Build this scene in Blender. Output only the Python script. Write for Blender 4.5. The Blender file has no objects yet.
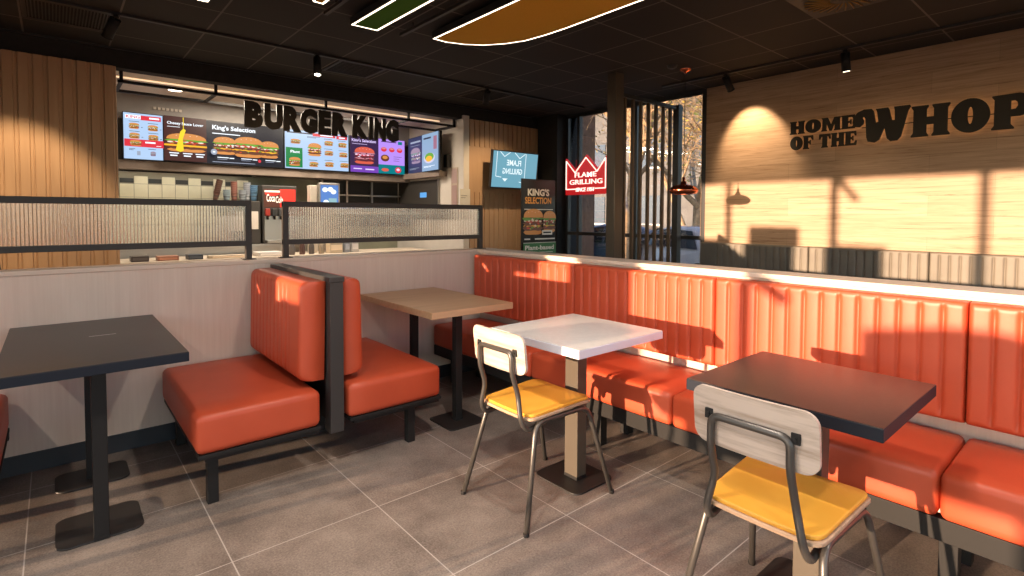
import bpy, bmesh, math, random
from mathutils import Vector, Matrix
random.seed(7)
C = bpy.context.scene.collection
PI = math.pi

# ------------------------------------------------------------------ materials
def nodes(name):
    m = bpy.data.materials.new(name); m.use_nodes = True
    nt = m.node_tree
    return m, nt, nt.nodes['Principled BSDF']

def P(name, col, rough=.5, metal=0., spec=.5, emit=None, es=0., coat=0., sheen=0.):
    m, nt, b = nodes(name)
    b.inputs['Base Color'].default_value = (*col, 1)
    b.inputs['Roughness'].default_value = rough
    b.inputs['Metallic'].default_value = metal
    b.inputs['Specular IOR Level'].default_value = spec
    b.inputs['Coat Weight'].default_value = coat
    if emit:
        b.inputs['Emission Color'].default_value = (*emit, 1)
        b.inputs['Emission Strength'].default_value = es
    return m

def N(nt, typ, **k):
    n = nt.nodes.new(typ)
    for a, v in k.items():
        if a in ('operation', 'blend_type', 'data_type', 'noise_dimensions', 'musgrave_type', 'wave_type', 'bands_direction', 'interpolation', 'offset', 'offset_frequency', 'squash', 'feature'):
            setattr(n, a, v)
        else:
            n.inputs[a.replace('_', ' ')].default_value = v
    return n

def L(nt, a, b): nt.links.new(a, b)

def objco(nt, scale=(1, 1, 1), loc=(0, 0, 0), world=False):
    if world:
        g = nt.nodes.new('ShaderNodeNewGeometry'); out = g.outputs['Position']
    else:
        g = nt.nodes.new('ShaderNodeTexCoord'); out = g.outputs['Object']
    mp = nt.nodes.new('ShaderNodeMapping')
    mp.inputs['Scale'].default_value = scale; mp.inputs['Location'].default_value = loc
    L(nt, out, mp.inputs['Vector']); return mp.outputs['Vector']

def ramp(nt, fac, stops):
    r = nt.nodes.new('ShaderNodeValToRGB'); e = r.color_ramp.elements
    while len(e) < len(stops): e.new(.5)
    for i, (p, c) in enumerate(stops):
        e[i].position = p; e[i].color = (*c, 1)
    L(nt, fac, r.inputs['Fac']); return r.outputs['Color']

def mix(nt, fac, a, b, typ='MIX'):
    n = nt.nodes.new('ShaderNodeMix'); n.data_type = 'RGBA'; n.blend_type = typ
    for s, v in (('Factor', fac), ('A', a), ('B', b)):
        idx = {'Factor': 0, 'A': 6, 'B': 7}[s]
        if hasattr(v, 'links') or hasattr(v, 'is_linked'): L(nt, v, n.inputs[idx])
        elif isinstance(v, (int, float)): n.inputs[idx].default_value = v
        else: n.inputs[idx].default_value = (*v, 1)
    return n.outputs[2]

def bump(nt, b, height, strength=.2, dist=.002):
    n = nt.nodes.new('ShaderNodeBump'); n.inputs['Strength'].default_value = strength
    n.inputs['Distance'].default_value = dist
    L(nt, height, n.inputs['Height']); L(nt, n.outputs['Normal'], b.inputs['Normal'])

def wood(name, dark, light, axis=2, scale=1., rough=.5, contrast=(.3, .75), fine=60, spec=.35, bumpy=.1, world=False):
    """grain runs along `axis`"""
    m, nt, b = nodes(name)
    sc = [fine * scale] * 3; sc[axis] = 2.2 * scale
    v = objco(nt, sc, world=world)
    n1 = N(nt, 'ShaderNodeTexNoise', Scale=1., Detail=4., Roughness=.65); L(nt, v, n1.inputs['Vector'])
    sc2 = [9 * scale] * 3; sc2[axis] = .9 * scale
    v2 = objco(nt, sc2, world=world)
    n2 = N(nt, 'ShaderNodeTexNoise', Scale=1., Detail=5., Roughness=.6, Distortion=.8); L(nt, v2, n2.inputs['Vector'])
    mx = N(nt, 'ShaderNodeMath', operation='ADD'); L(nt, n1.outputs['Fac'], mx.inputs[0]); L(nt, n2.outputs['Fac'], mx.inputs[1])
    hf = N(nt, 'ShaderNodeMath', operation='MULTIPLY'); L(nt, mx.outputs[0], hf.inputs[0]); hf.inputs[1].default_value = .5
    c = ramp(nt, hf.outputs[0], [(contrast[0], dark), (contrast[1], light)])
    L(nt, c, b.inputs['Base Color']); b.inputs['Roughness'].default_value = rough
    b.inputs['Specular IOR Level'].default_value = spec
    bump(nt, b, n1.outputs['Fac'], bumpy, .001)
    return m

def plank_wall(name):
    m, nt, b = nodes(name)
    g = nt.nodes.new('ShaderNodeNewGeometry')
    s = nt.nodes.new('ShaderNodeSeparateXYZ'); L(nt, g.outputs['Position'], s.inputs[0])
    cmb = nt.nodes.new('ShaderNodeCombineXYZ'); L(nt, s.outputs['Y'], cmb.inputs['X']); L(nt, s.outputs['Z'], cmb.inputs['Y'])
    br = N(nt, 'ShaderNodeTexBrick', offset=.37, offset_frequency=2)
    br.inputs['Scale'].default_value = 1.; br.inputs['Brick Width'].default_value = 1.25; br.inputs['Row Height'].default_value = .19
    br.inputs['Mortar Size'].default_value = .0016; br.inputs['Mortar Smooth'].default_value = .3; br.inputs['Bias'].default_value = 0.
    br.inputs['Color1'].default_value = (.41, .270, .180, 1); br.inputs['Color2'].default_value = (.48, .325, .225, 1)
    br.inputs['Mortar'].default_value = (.32, .22, .15, 1)
    L(nt, cmb.outputs[0], br.inputs['Vector'])
    v = objco(nt, (4, 1.6, 42), world=True)
    n1 = N(nt, 'ShaderNodeTexNoise', Scale=1., Detail=6., Roughness=.68, Distortion=1.1); L(nt, v, n1.inputs['Vector'])
    gr = ramp(nt, n1.outputs['Fac'], [(.30, (.52, .46, .40)), (.44, (.88, .85, .82)), (.62, (1.08, 1.08, 1.08))])
    c = mix(nt, 1., br.outputs['Color'], gr, 'MULTIPLY')
    L(nt, c, b.inputs['Base Color']); b.inputs['Roughness'].default_value = .55; b.inputs['Specular IOR Level'].default_value = .25
    return m

def grid_mat(name, base_a, base_b, line, x0, y0, pitch, w, rough, lrough=.6, nscale=3., bumpd=.0, spec=.5, lo=.36):
    m, nt, b = nodes(name)
    g = nt.nodes.new('ShaderNodeNewGeometry')
    s = nt.nodes.new('ShaderNodeSeparateXYZ'); L(nt, g.outputs['Position'], s.inputs[0])
    ds = []; ids = []
    for ax, o in (('X', x0), ('Y', y0)):
        a = N(nt, 'ShaderNodeMath', operation='SUBTRACT'); L(nt, s.outputs[ax], a.inputs[0]); a.inputs[1].default_value = o
        d = N(nt, 'ShaderNodeMath', operation='DIVIDE'); L(nt, a.outputs[0], d.inputs[0]); d.inputs[1].default_value = pitch
        fl = N(nt, 'ShaderNodeMath', operation='FLOOR'); L(nt, d.outputs[0], fl.inputs[0]); ids.append(fl.outputs[0])
        pp = N(nt, 'ShaderNodeMath', operation='PINGPONG'); L(nt, d.outputs[0], pp.inputs[0]); pp.inputs[1].default_value = .5
        ds.append(pp.outputs[0])
    mn = N(nt, 'ShaderNodeMath', operation='MINIMUM'); L(nt, ds[0], mn.inputs[0]); L(nt, ds[1], mn.inputs[1])
    lt = N(nt, 'ShaderNodeMath', operation='LESS_THAN'); L(nt, mn.outputs[0], lt.inputs[0]); lt.inputs[1].default_value = w / pitch / 2
    cmb = nt.nodes.new('ShaderNodeCombineXYZ'); L(nt, ids[0], cmb.inputs[0]); L(nt, ids[1], cmb.inputs[1])
    wn = nt.nodes.new('ShaderNodeTexWhiteNoise'); L(nt, cmb.outputs[0], wn.inputs['Vector'])
    v = objco(nt, (1, 1, 1), world=True)
    n1 = N(nt, 'ShaderNodeTexNoise', Scale=nscale, Detail=8., Roughness=.7); L(nt, v, n1.inputs['Vector'])
    n2 = N(nt, 'ShaderNodeTexNoise', Scale=120., Detail=3., Roughness=.8); L(nt, v, n2.inputs['Vector'])
    ad = N(nt, 'ShaderNodeMath', operation='ADD'); L(nt, n1.outputs['Fac'], ad.inputs[0]); L(nt, n2.outputs['Fac'], ad.inputs[1])
    h = N(nt, 'ShaderNodeMath', operation='MULTIPLY'); L(nt, ad.outputs[0], h.inputs[0]); h.inputs[1].default_value = .5
    c = ramp(nt, h.outputs[0], [(lo, base_a), (1 - lo, base_b)])
    wr = ramp(nt, wn.outputs['Value'], [(0., (.9, .9, .9)), (1., (1.08, 1.08, 1.08))])
    c = mix(nt, 1., c, wr, 'MULTIPLY')
    c = mix(nt, lt.outputs[0], c, line)
    L(nt, c, b.inputs['Base Color'])
    rr = N(nt, 'ShaderNodeMapRange'); L(nt, n1.outputs['Fac'], rr.inputs[0]); rr.inputs[3].default_value = rough - .08; rr.inputs[4].default_value = rough + .12
    L(nt, rr.outputs[0], b.inputs['Roughness']); b.inputs['Specular IOR Level'].default_value = spec
    if bumpd: bump(nt, b, n2.outputs['Fac'], bumpd, .001)
    return m

def leather(name, a, bcol, rough=.38):
    m, nt, b = nodes(name)
    v = objco(nt, (1, 1, 1))
    n1 = N(nt, 'ShaderNodeTexNoise', Scale=5., Detail=3.); L(nt, v, n1.inputs['Vector'])
    c = ramp(nt, n1.outputs['Fac'], [(.3, a), (.7, bcol)]); L(nt, c, b.inputs['Base Color'])
    b.inputs['Roughness'].default_value = rough; b.inputs['Specular IOR Level'].default_value = .45
    vo = N(nt, 'ShaderNodeTexVoronoi', Scale=420.); L(nt, v, vo.inputs['Vector'])
    bump(nt, b, vo.outputs['Distance'], .12, .0006)
    return m

def glass_clear(name, tint=(1, 1, 1), refl=.07):
    m = bpy.data.materials.new(name); m.use_nodes = True; nt = m.node_tree; nt.nodes.clear()
    o = nt.nodes.new('ShaderNodeOutputMaterial'); t = nt.nodes.new('ShaderNodeBsdfTransparent'); t.inputs[0].default_value = (*tint, 1)
    g = nt.nodes.new('ShaderNodeBsdfGlossy'); g.inputs['Roughness'].default_value = .02
    f = nt.nodes.new('ShaderNodeFresnel'); f.inputs[0].default_value = 1.45
    x = nt.nodes.new('ShaderNodeMixShader'); L(nt, f.outputs[0], x.inputs[0]); L(nt, t.outputs[0], x.inputs[1]); L(nt, g.outputs[0], x.inputs[2])
    L(nt, x.outputs[0], o.inputs[0]); return m

def glass_reeded(name):
    m = bpy.data.materials.new(name); m.use_nodes = True; nt = m.node_tree; nt.nodes.clear()
    o = nt.nodes.new('ShaderNodeOutputMaterial')
    r = nt.nodes.new('ShaderNodeBsdfRefraction'); r.inputs['Roughness'].default_value = .12; r.inputs['IOR'].default_value = 1.18; r.inputs['Color'].default_value = (.93, .9, .86, 1)
    tr = nt.nodes.new('ShaderNodeBsdfTranslucent'); tr.inputs[0].default_value = (.85, .8, .74, 1)
    df = nt.nodes.new('ShaderNodeBsdfDiffuse'); df.inputs[0].default_value = (.7, .66, .6, 1)
    g = nt.nodes.new('ShaderNodeBsdfGlossy'); g.inputs['Roughness'].default_value = .18
    a = nt.nodes.new('ShaderNodeMixShader'); a.inputs[0].default_value = .14; L(nt, r.outputs[0], a.inputs[1]); L(nt, tr.outputs[0], a.inputs[2])
    b = nt.nodes.new('ShaderNodeMixShader'); b.inputs[0].default_value = .06; L(nt, a.outputs[0], b.inputs[1]); L(nt, df.outputs[0], b.inputs[2])
    c = nt.nodes.new('ShaderNodeMixShader'); c.inputs[0].default_value = .2; L(nt, b.outputs[0], c.inputs[1]); L(nt, g.outputs[0], c.inputs[2])
    geo = nt.nodes.new('ShaderNodeNewGeometry'); sp = nt.nodes.new('ShaderNodeSeparateXYZ'); L(nt, geo.outputs['Position'], sp.inputs[0])
    dv = N(nt, 'ShaderNodeMath', operation='DIVIDE'); L(nt, sp.outputs['X'], dv.inputs[0]); dv.inputs[1].default_value = .0165
    pg = N(nt, 'ShaderNodeMath', operation='PINGPONG'); L(nt, dv.outputs[0], pg.inputs[0]); pg.inputs[1].default_value = .5
    lt = N(nt, 'ShaderNodeMath', operation='LESS_THAN'); L(nt, pg.outputs[0], lt.inputs[0]); lt.inputs[1].default_value = .13
    r.inputs['Color'].default_value = (1, 1, 1, 1)
    cr = mix(nt, lt.outputs[0], (.95, .92, .88), (.42, .38, .34)); L(nt, cr, r.inputs['Color']); L(nt, cr, tr.inputs[0])
    L(nt, c.outputs[0], o.inputs[0]); return m

def noisy(name, a, bcol, scale=8., rough=.8, bumps=0., spec=.3, world=False, detail=5.):
    m, nt, b = nodes(name)
    v = objco(nt, (1, 1, 1), world=world)
    n1 = N(nt, 'ShaderNodeTexNoise', Scale=scale, Detail=detail, Roughness=.65); L(nt, v, n1.inputs['Vector'])
    c = ramp(nt, n1.outputs['Fac'], [(.35, a), (.65, bcol)]); L(nt, c, b.inputs['Base Color'])
    b.inputs['Roughness'].default_value = rough; b.inputs['Specular IOR Level'].default_value = spec
    if bumps: bump(nt, b, n1.outputs['Fac'], bumps, .004)
    return m

M = {}
M['floor'] = grid_mat('floor_tile', (.135, .108, .092), (.31, .255, .215), (.46, .41, .37), -.112, 1.59, .6, .0045, .45, spec=.38, lo=.40)
M['ceil'] = grid_mat('ceiling_tile', (.022, .020, .019), (.034, .031, .029), (.13, .11, .095), 1.03, 2.30, .6, .014, .75, nscale=9, spec=.25)
M['soffit'] = noisy('soffit_paint', (.020, .018, .017), (.026, .023, .022), 14, .8)
M['lightwood'] = wood('pale_oak_laminate', (.66, .51, .42), (.79, .65, .55), 2, 1., .5, contrast=(.25, .8), fine=85)
M['ledgewood'] = wood('pale_oak_ledge', (.60, .47, .38), (.76, .62, .52), 0, 1., .45)
M['slat'] = wood('slat_oak', (.38, .225, .125), (.50, .32, .19), 2, 1., .55, contrast=(.2, .8), fine=40)
M['plank'] = plank_wall('oak_plank_wall')
M['tableoak'] = wood('table_oak', (.47, .28, .15), (.66, .43, .26), 0, 1.1, .4, fine=40)
M['chairply'] = wood('washed_ply', (.37, .27, .205), (.62, .50, .42), 1, 1.2, .5, contrast=(.39, .56), fine=45)
M['plyedge'] = wood('ply_edge', (.33, .2, .12), (.55, .40, .28), 1, 1.6, .5)
M['dark'] = noisy('dark_laminate', (.024, .019, .017), (.034, .027, .024), 60, .33, spec=.42)
M['darkedge'] = P('dark_edge', (.016, .019, .028), .55, spec=.15)
M['white'] = noisy('white_laminate', (.60, .57, .54), (.66, .63, .60), 30, .35, spec=.45)
M['whiteedge'] = P('white_edge', (.70, .70, .78), .4)
M['orange'] = leather('orange_leather', (.49, .070, .027), (.55, .084, .034), .43)
M['grey'] = leather('grey_leather', (.15, .13, .105), (.185, .16, .13), .55)
M['mustard'] = leather('mustard_vinyl', (.72, .33, .035), (.80, .40, .055), .42)
M['black'] = P('black_powder_coat', (.018, .0165, .016), .55, spec=.22)
M['framegrey'] = P('frame_grey_brown', (.043, .038, .036), .5, spec=.35)
M['column'] = P('column_powder_coat', (.085, .068, .050), .48, spec=.4)
M['base'] = P('base_plate_black', (.020, .017, .016), .5)
M['navy'] = P('dark_skirting', (.022, .025, .032), .5)
M['bronze'] = P('bronze_tube', (.10, .09, .082), .36, .6)
M['copper'] = P('copper', (.72, .20, .10), .2, 1.)
M['reed'] = glass_reeded('reeded_glass')
M['glass'] = glass_clear('window_glass')
M['frame'] = P('window_frame_black', (.02, .02, .021), .45)
M['led'] = P('led_strip', (1, 1, 1), .5, emit=(1., .82, .60), es=3.2)
M['ledwarm'] = P('led_warm', (1, .8, .6), .5, emit=(1., .70, .42), es=.75)
M['lens'] = P('lamp_lens', (1, 1, 1), .5, emit=(1., .82, .6), es=9.)
M['greenfelt'] = noisy('green_acoustic_felt', (.045, .15, .012), (.065, .21, .02), 200, .95)
M['orangefelt'] = noisy('orange_acoustic_felt', (.66, .36, .035), (.78, .43, .045), 200, .95)
M['cream'] = noisy('cream_tile', (.66, .60, .42), (.74, .68, .50), 3, .3)
M['kitchgrey'] = noisy('kitchen_bulkhead', (.27, .25, .24), (.31, .29, .27), 5, .7)
M['beige'] = noisy('beige_panel', (.42, .32, .25), (.48, .38, .30), 5, .6)
M['shelf'] = noisy('menu_shelf', (.20, .155, .125), (.25, .195, .16), 5, .6)
M['kitchwall'] = noisy('kitchen_wall', (.24, .235, .17), (.30, .29, .21), 3, .6)
M['whitewall'] = noisy('white_wall', (.56, .50, .44), (.62, .56, .50), 3, .6)
M['steel'] = P('stainless', (.50, .47, .43), .3, .9)
M['darkroom'] = P('dark_recess', (.035, .03, .026), .6)

# ------------------------------------------------------------------ mesh builder
class MB:
    def __init__(s): s.bm = bmesh.new(); s.mats = []
    def mi(s, m):
        if m is None: return 0
        if m not in s.mats: s.mats.append(m)
        return s.mats.index(m)
    def _take(s, tmp, m, mat=None):
        i = s.mi(m); mp = {}
        for v in tmp.verts: mp[v] = s.bm.verts.new(mat @ v.co if mat else v.co)
        for f in tmp.faces:
            try: nf = s.bm.faces.new([mp[v] for v in f.verts])
            except ValueError: continue
            nf.material_index = i; nf.smooth = f.smooth
        tmp.free(); return s
    def box(s, x0, x1, y0, y1, z0, z1, m=None, r=0, seg=2, mat=None):
        t = bmesh.new(); bmesh.ops.create_cube(t, size=1)
        for v in t.verts:
            v.co = Vector(((x0 + x1) / 2 + v.co.x * (x1 - x0), (y0 + y1) / 2 + v.co.y * (y1 - y0), (z0 + z1) / 2 + v.co.z * (z1 - z0)))
        if r: bmesh.ops.bevel(t, geom=t.edges[:], offset=min(r, .49 * min(abs(x1 - x0), abs(y1 - y0), abs(z1 - z0))), segments=seg, profile=.5, affect='EDGES')
        return s._take(t, m, mat)
    def prism(s, poly, z0, z1, m=None, r=0, seg=2, mat=None):
        """2-D polygon in local XY extruded in Z"""
        t = bmesh.new(); vs = [t.verts.new((x, y, z0)) for x, y in poly]
        f = t.faces.new(vs)
        ret = bmesh.ops.extrude_face_region(t, geom=[f])
        for v in [g for g in ret['geom'] if isinstance(g, bmesh.types.BMVert)]: v.co.z = z1
        bmesh.ops.recalc_face_normals(t, faces=t.faces[:])
        if r:
            ed = [e for e in t.edges if abs(e.verts[0].co.z - e.verts[1].co.z) < 1e-6]
            bmesh.ops.bevel(t, geom=ed, offset=r, segments=seg, profile=.5, affect='EDGES')
        return s._take(t, m, mat)
    def tube(s, pts, rad, m=None, seg=10, smooth=True, round_=0, caps=True):
        pts = [Vector(p) for p in pts]
        if round_: pts = fillet(pts, round_)
        rads = rad if isinstance(rad, (list, tuple)) else [rad] * len(pts)
        i = s.mi(m); rings = []; n = None
        for k, p in enumerate(pts):
            if k == 0: t = pts[1] - p
            elif k == len(pts) - 1: t = p - pts[k - 1]
            else: t = (pts[k + 1] - p).normalized() + (p - pts[k - 1]).normalized()
            t.normalize()
            if n is None:
                n = t.orthogonal().normalized()
            n = (n - t * n.dot(t)).normalized(); b = t.cross(n)
            rings.append([s.bm.verts.new(p + (n * math.cos(a) + b * math.sin(a)) * rads[k]) for a in [2 * PI * j / seg for j in range(seg)]])
        for a, b in zip(rings, rings[1:]):
            for j in range(seg):
                f = s.bm.faces.new((a[j], a[(j + 1) % seg], b[(j + 1) % seg], b[j])); f.smooth = smooth; f.material_index = i
        if caps:
            for r_ in (rings[0][::-1], rings[-1]):
                f = s.bm.faces.new(r_); f.material_index = i
        return s
    def cyl(s, p0, p1, r, m=None, seg=20, r1=None):
        return s.tube([p0, p1], [r, r if r1 is None else r1], m, seg)
    def lathe(s, prof, c, m=None, seg=32, smooth=True, mat=None):
        i = s.mi(m); rings = []
        for r, z in prof:
            rings.append([s.bm.verts.new((mat @ Vector((r * math.cos(2 * PI * j / seg), r * math.sin(2 * PI * j / seg), z))) if mat else (c[0] + r * math.cos(2 * PI * j / seg), c[1] + r * math.sin(2 * PI * j / seg), c[2] + z)) for j in range(seg)])
        for a, b in zip(rings, rings[1:]):
            for j in range(seg):
                f = s.bm.faces.new((a[j], a[(j + 1) % seg], b[(j + 1) % seg], b[j])); f.smooth = smooth; f.material_index = i
        return s
    def grid(s, fn, nu, nv, m=None, smooth=True, closed=False):
        i = s.mi(m)
        g = [[s.bm.verts.new(fn(a / nu, b / nv)) for b in range(nv + 1)] for a in range(nu + 1)]
        for a in range(nu):
            for b in range(nv):
                f = s.bm.faces.new((g[a][b], g[a + 1][b], g[a + 1][b + 1], g[a][b + 1])); f.smooth = smooth; f.material_index = i
        return g
    def quad(s, pts, m=None):
        f = s.bm.faces.new([s.bm.verts.new(p) for p in pts]); f.material_index = s.mi(m); return s
    def mesh(s, me, mat, m=None):
        t = bmesh.new(); t.from_mesh(me); return s._take(t, m, mat)
    def build(s, name, m=None, parent=None, loc=None, smooth=False, wn=False, recalc=True, label=None, merge=0):
        """verts are in world space; origin = parent's root location, or loc"""
        if m is not None and not s.mats: s.mats = [m]
        org = Vector(parent['org']) if parent is not None else Vector(loc or (0, 0, 0))
        if merge: bmesh.ops.remove_doubles(s.bm, verts=s.bm.verts[:], dist=merge)
        if recalc: bmesh.ops.recalc_face_normals(s.bm, faces=s.bm.faces[:])
        for v in s.bm.verts: v.co -= org
        me = bpy.data.meshes.new(name)
        if smooth or wn:
            for f in s.bm.faces: f.smooth = True
        s.bm.to_mesh(me); s.bm.free()
        for q in s.mats: me.materials.append(q)
        o = bpy.data.objects.new(name, me); C.objects.link(o)
        if parent is not None: o.parent = parent
        else: o.location = org
        o['org'] = tuple(org)
        if wn:
            w = o.modifiers.new('normals', 'WEIGHTED_NORMAL'); w.keep_sharp = False; w.weight = 80
        if label: o['label'] = label
        return o

def fillet(pts, r, n=5):
    out = [pts[0]]
    for a, b, c in zip(pts, pts[1:], pts[2:]):
        d1 = (a - b); d2 = (c - b); rr = min(r, d1.length * .49, d2.length * .49)
        p1 = b + d1.normalized() * rr; p2 = b + d2.normalized() * rr
        for k in range(n + 1):
            t = k / n; out.append(p1 * (1 - t) ** 2 + b * 2 * t * (1 - t) + p2 * t * t)
    out.append(pts[-1]); return out

def tag(o, label, cat, group=None, kind=None):
    o['label'] = label; o['category'] = cat
    if group: o['group'] = group
    if kind: o['kind'] = kind
    return o

def thing(name, loc, label, cat, group=None):
    o = bpy.data.objects.new(name, None); C.objects.link(o); o.location = loc; o['org'] = tuple(loc)
    o.empty_display_size = .05
    return tag(o, label, cat, group)

def struct(o): o['kind'] = 'structure'; return o

def copy_tree(o, parent=None):
    c = o.copy(); C.objects.link(c); c.parent = parent
    for ch in list(o.children): copy_tree(ch, c)
    return c

def dup(o, loc, label, rz=0.):
    c = copy_tree(o); c.location = loc; c.rotation_euler = (0, 0, rz); c['label'] = label; return c

def rrect(x0, x1, y0, y1, r, n=6):
    p = []
    for cx, cy, a0 in ((x1 - r, y1 - r, 0), (x0 + r, y1 - r, 90), (x0 + r, y0 + r, 180), (x1 - r, y0 + r, 270)):
        for k in range(n + 1):
            a = math.radians(a0 + 90 * k / n); p.append((cx + r * math.cos(a), cy + r * math.sin(a)))
    return p

def ellipse(cx, cy, rx, ry, n=24): return [(cx + rx * math.cos(2 * PI * k / n), cy + ry * math.sin(2 * PI * k / n)) for k in range(n)]

def frame_mat(o, R, U):
    R = Vector(R).normalized(); U = Vector(U).normalized(); F = R.cross(U)
    return Matrix(((R.x, U.x, F.x, o[0]), (R.y, U.y, F.y, o[1]), (R.z, U.z, F.z, o[2]), (0, 0, 0, 1)))

_tc = {}
def text_mesh(s, offset=0., extrude=0.02, space=1., bevel=0.):
    k = (s, offset, extrude, space, bevel)
    if k in _tc: return _tc[k]
    cu = bpy.data.curves.new('t', 'FONT'); cu.body = s; cu.size = 1; cu.offset = offset; cu.extrude = extrude; cu.space_character = space
    cu.bevel_depth = bevel; cu.resolution_u = 3
    o = bpy.data.objects.new('t', cu); C.objects.link(o)
    bpy.context.view_layer.update()
    me = bpy.data.meshes.new_from_object(o.evaluated_get(bpy.context.evaluated_depsgraph_get()))
    bpy.data.objects.remove(o); bpy.data.curves.remove(cu)
    xs = [v.co.x for v in me.vertices]; ys = [v.co.y for v in me.vertices]
    _tc[k] = (me, min(xs), max(xs), min(ys), max(ys)); return _tc[k]

def curve_mesh(splines, extrude=.02, bevel=0., offset=0.):
    cu = bpy.data.curves.new('t', 'CURVE'); cu.dimensions = '2D'; cu.fill_mode = 'BOTH'; cu.extrude = extrude; cu.bevel_depth = bevel; cu.offset = offset
    for pts in splines:
        sp = cu.splines.new('POLY'); sp.points.add(len(pts) - 1)
        for p, q in zip(sp.points, pts): p.co = (q[0], q[1], 0, 1)
        sp.use_cyclic_u = True
    o = bpy.data.objects.new('t', cu); C.objects.link(o); bpy.context.view_layer.update()
    me = bpy.data.meshes.new_from_object(o.evaluated_get(bpy.context.evaluated_depsgraph_get()))
    bpy.data.objects.remove(o); bpy.data.curves.remove(cu); return me

class Canvas:
    """flat printed / lit artwork laid out on a w x h panel; every layer sits a hair in front of the last"""
    def __init__(s, o, R, U, w, h, mb=None, step=.0004):
        s.m = frame_mat(o, R, U); s.w = w; s.h = h; s.mb = mb or MB(); s.z = step; s.step = step
    def poly(s, pts, m):
        s.mb.bm.faces.ensure_lookup_table()
        f = s.mb.bm.faces.new([s.mb.bm.verts.new(s.m @ Vector((x * s.w, y * s.h, s.z))) for x, y in pts]); f.material_index = s.mb.mi(m); s.z += s.step
    def rect(s, x0, x1, y0, y1, m): s.poly([(x0, y0), (x1, y0), (x1, y1), (x0, y1)], m)
    def ell(s, cx, cy, rx, ry, m, n=14): s.poly(ellipse(cx, cy, rx, ry, n), m)
    def text(s, t, x0, x1, y0, y1, m, offset=.0, mirror=False):
        me, a, b, c, d = text_mesh(t, offset, 0.)
        sx = (x1 - x0) * s.w / (b - a); sy = (y1 - y0) * s.h / (d - c)
        if mirror: lm = Matrix.Translation((x1 * s.w, y0 * s.h, s.z)) @ Matrix.Diagonal((-sx, sy, 1, 1)) @ Matrix.Translation((-a, -c, 0))
        else: lm = Matrix.Translation((x0 * s.w, y0 * s.h, s.z)) @ Matrix.Diagonal((sx, sy, 1, 1)) @ Matrix.Translation((-a, -c, 0))
        s.mb.mesh(me, s.m @ lm, m); s.z += s.step
    def bar(s, a, b, wd, m):
        ax, ay = a[0] * s.w, a[1] * s.h; bx, by = b[0] * s.w, b[1] * s.h
        d = Vector((bx - ax, by - ay)); d.normalize(); n = Vector((-d.y, d.x)) * wd / 2
        s.poly([((ax + n.x) / s.w, (ay + n.y) / s.h), ((ax - n.x) / s.w, (ay - n.y) / s.h), ((bx - n.x) / s.w, (by - n.y) / s.h), ((bx + n.x) / s.w, (by + n.y) / s.h)], m)
    def burger(s, cx, cy, w, h, pal):
        """pal: bun, lettuce, tomato, meat, cheese, sauce"""
        y = cy - h / 2; rnd = random.Random(int(cx * 1000 + cy * 77))
        def blob(x0, x1, y0, y1, m, wav=0.):
            top = []; bot = []
            for k in range(11):
                t = k / 10; x = x0 + (x1 - x0) * t; e = math.sqrt(max(0, 1 - (2 * t - 1) ** 4))
                top.append((x, (y0 + y1) / 2 + (y1 - y0) / 2 * e + (wav * h * rnd.uniform(-1, 1))))
                bot.append((x, (y0 + y1) / 2 - (y1 - y0) / 2 * e + (wav * h * rnd.uniform(-1, 1))))
            s.poly(bot + top[::-1][1:-1], m)
        L_, R_ = cx - w / 2, cx + w / 2
        blob(L_ + .04 * w, R_ - .04 * w, y, y + .2 * h, pal[0])
        blob(L_, R_, y + .15 * h, y + .34 * h, pal[3], .02)
        blob(L_ + .02 * w, R_ - .05 * w, y + .30 * h, y + .38 * h, pal[4], .03)
        blob(L_, R_, y + .36 * h, y + .50 * h, pal[3], .02)
        blob(L_ + .05 * w, R_ - .03 * w, y + .47 * h, y + .58 * h, pal[2], .02)
        for k in range(5): s.ell(L_ + w * (.12 + .18 * k), y + (.53 + rnd.uniform(-.03, .03)) * h, .07 * w, .04 * h, pal[5], 8)
        blob(L_ - .02 * w, R_ + .02 * w, y + .56 * h, y + .68 * h, pal[1], .04)
        for k in range(16):
            s.ell(L_ + w * rnd.uniform(.06, .94), y + h * rnd.uniform(.22, .62), w * rnd.uniform(.03, .07), h * rnd.uniform(.025, .05), rnd.choice([pal[1], pal[2], pal[5], pal[3], pal[2], pal[3]]), 7)
        t = []
        for k in range(13):
            a = PI * k / 12; t.append((cx + .47 * w * math.cos(a), y + .66 * h + .34 * h * math.sin(a) ** .8))
        s.poly(t, pal[0])
        for k in range(4): s.ell(cx + (k - 1.5) * .16 * w, y + (.86 + .03 * (k % 2)) * h, .018 * w, .012 * h, pal[5], 6)
    def build(s, *a, **k): return s.mb.build(*a, recalc=False, **k)

def E(name, col, es): return P(name, (0, 0, 0), .4, spec=.3, emit=col, es=es)

# ------------------------------------------------------------------ room shell
XR = 6.17          # plank wall / far glazing
YC = 6.36          # counter front wall
XL = -3.0          # glazing the sun comes through
YB = -2.6
ZC = 2.90
YW = 3.64          # half wall, front face
XW = 2.76          # bench half wall, front face

struct(MB().box(XL - .3, XR + .3, YB - .3, 10.4, -.1, 0, M['floor']).build('floor'))
mb = MB(); mb.box(XL - .3, XR + .12, YB - .3, YC + .02, ZC, ZC + .25, M['ceil'])
struct(mb.build('ceiling'))
mb = MB(); mb.box(XL - .3, XR + .12, YC + .02, 10.4, 2.76, ZC + .25, noisy('kitchen_ceiling', (.62, .53, .44), (.68, .59, .50), 4, .7))
struct(mb.build('ceiling_kitchen'))
struct(MB().box(XL, XR - .001, YC, YC + .14, 2.715, ZC, M['soffit']).build('trim_soffit'))
struct(MB().box(XL, XR - .3, YC - .02, YC, 2.885, ZC, M['base']).build('trim_soffit_top'))

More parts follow.
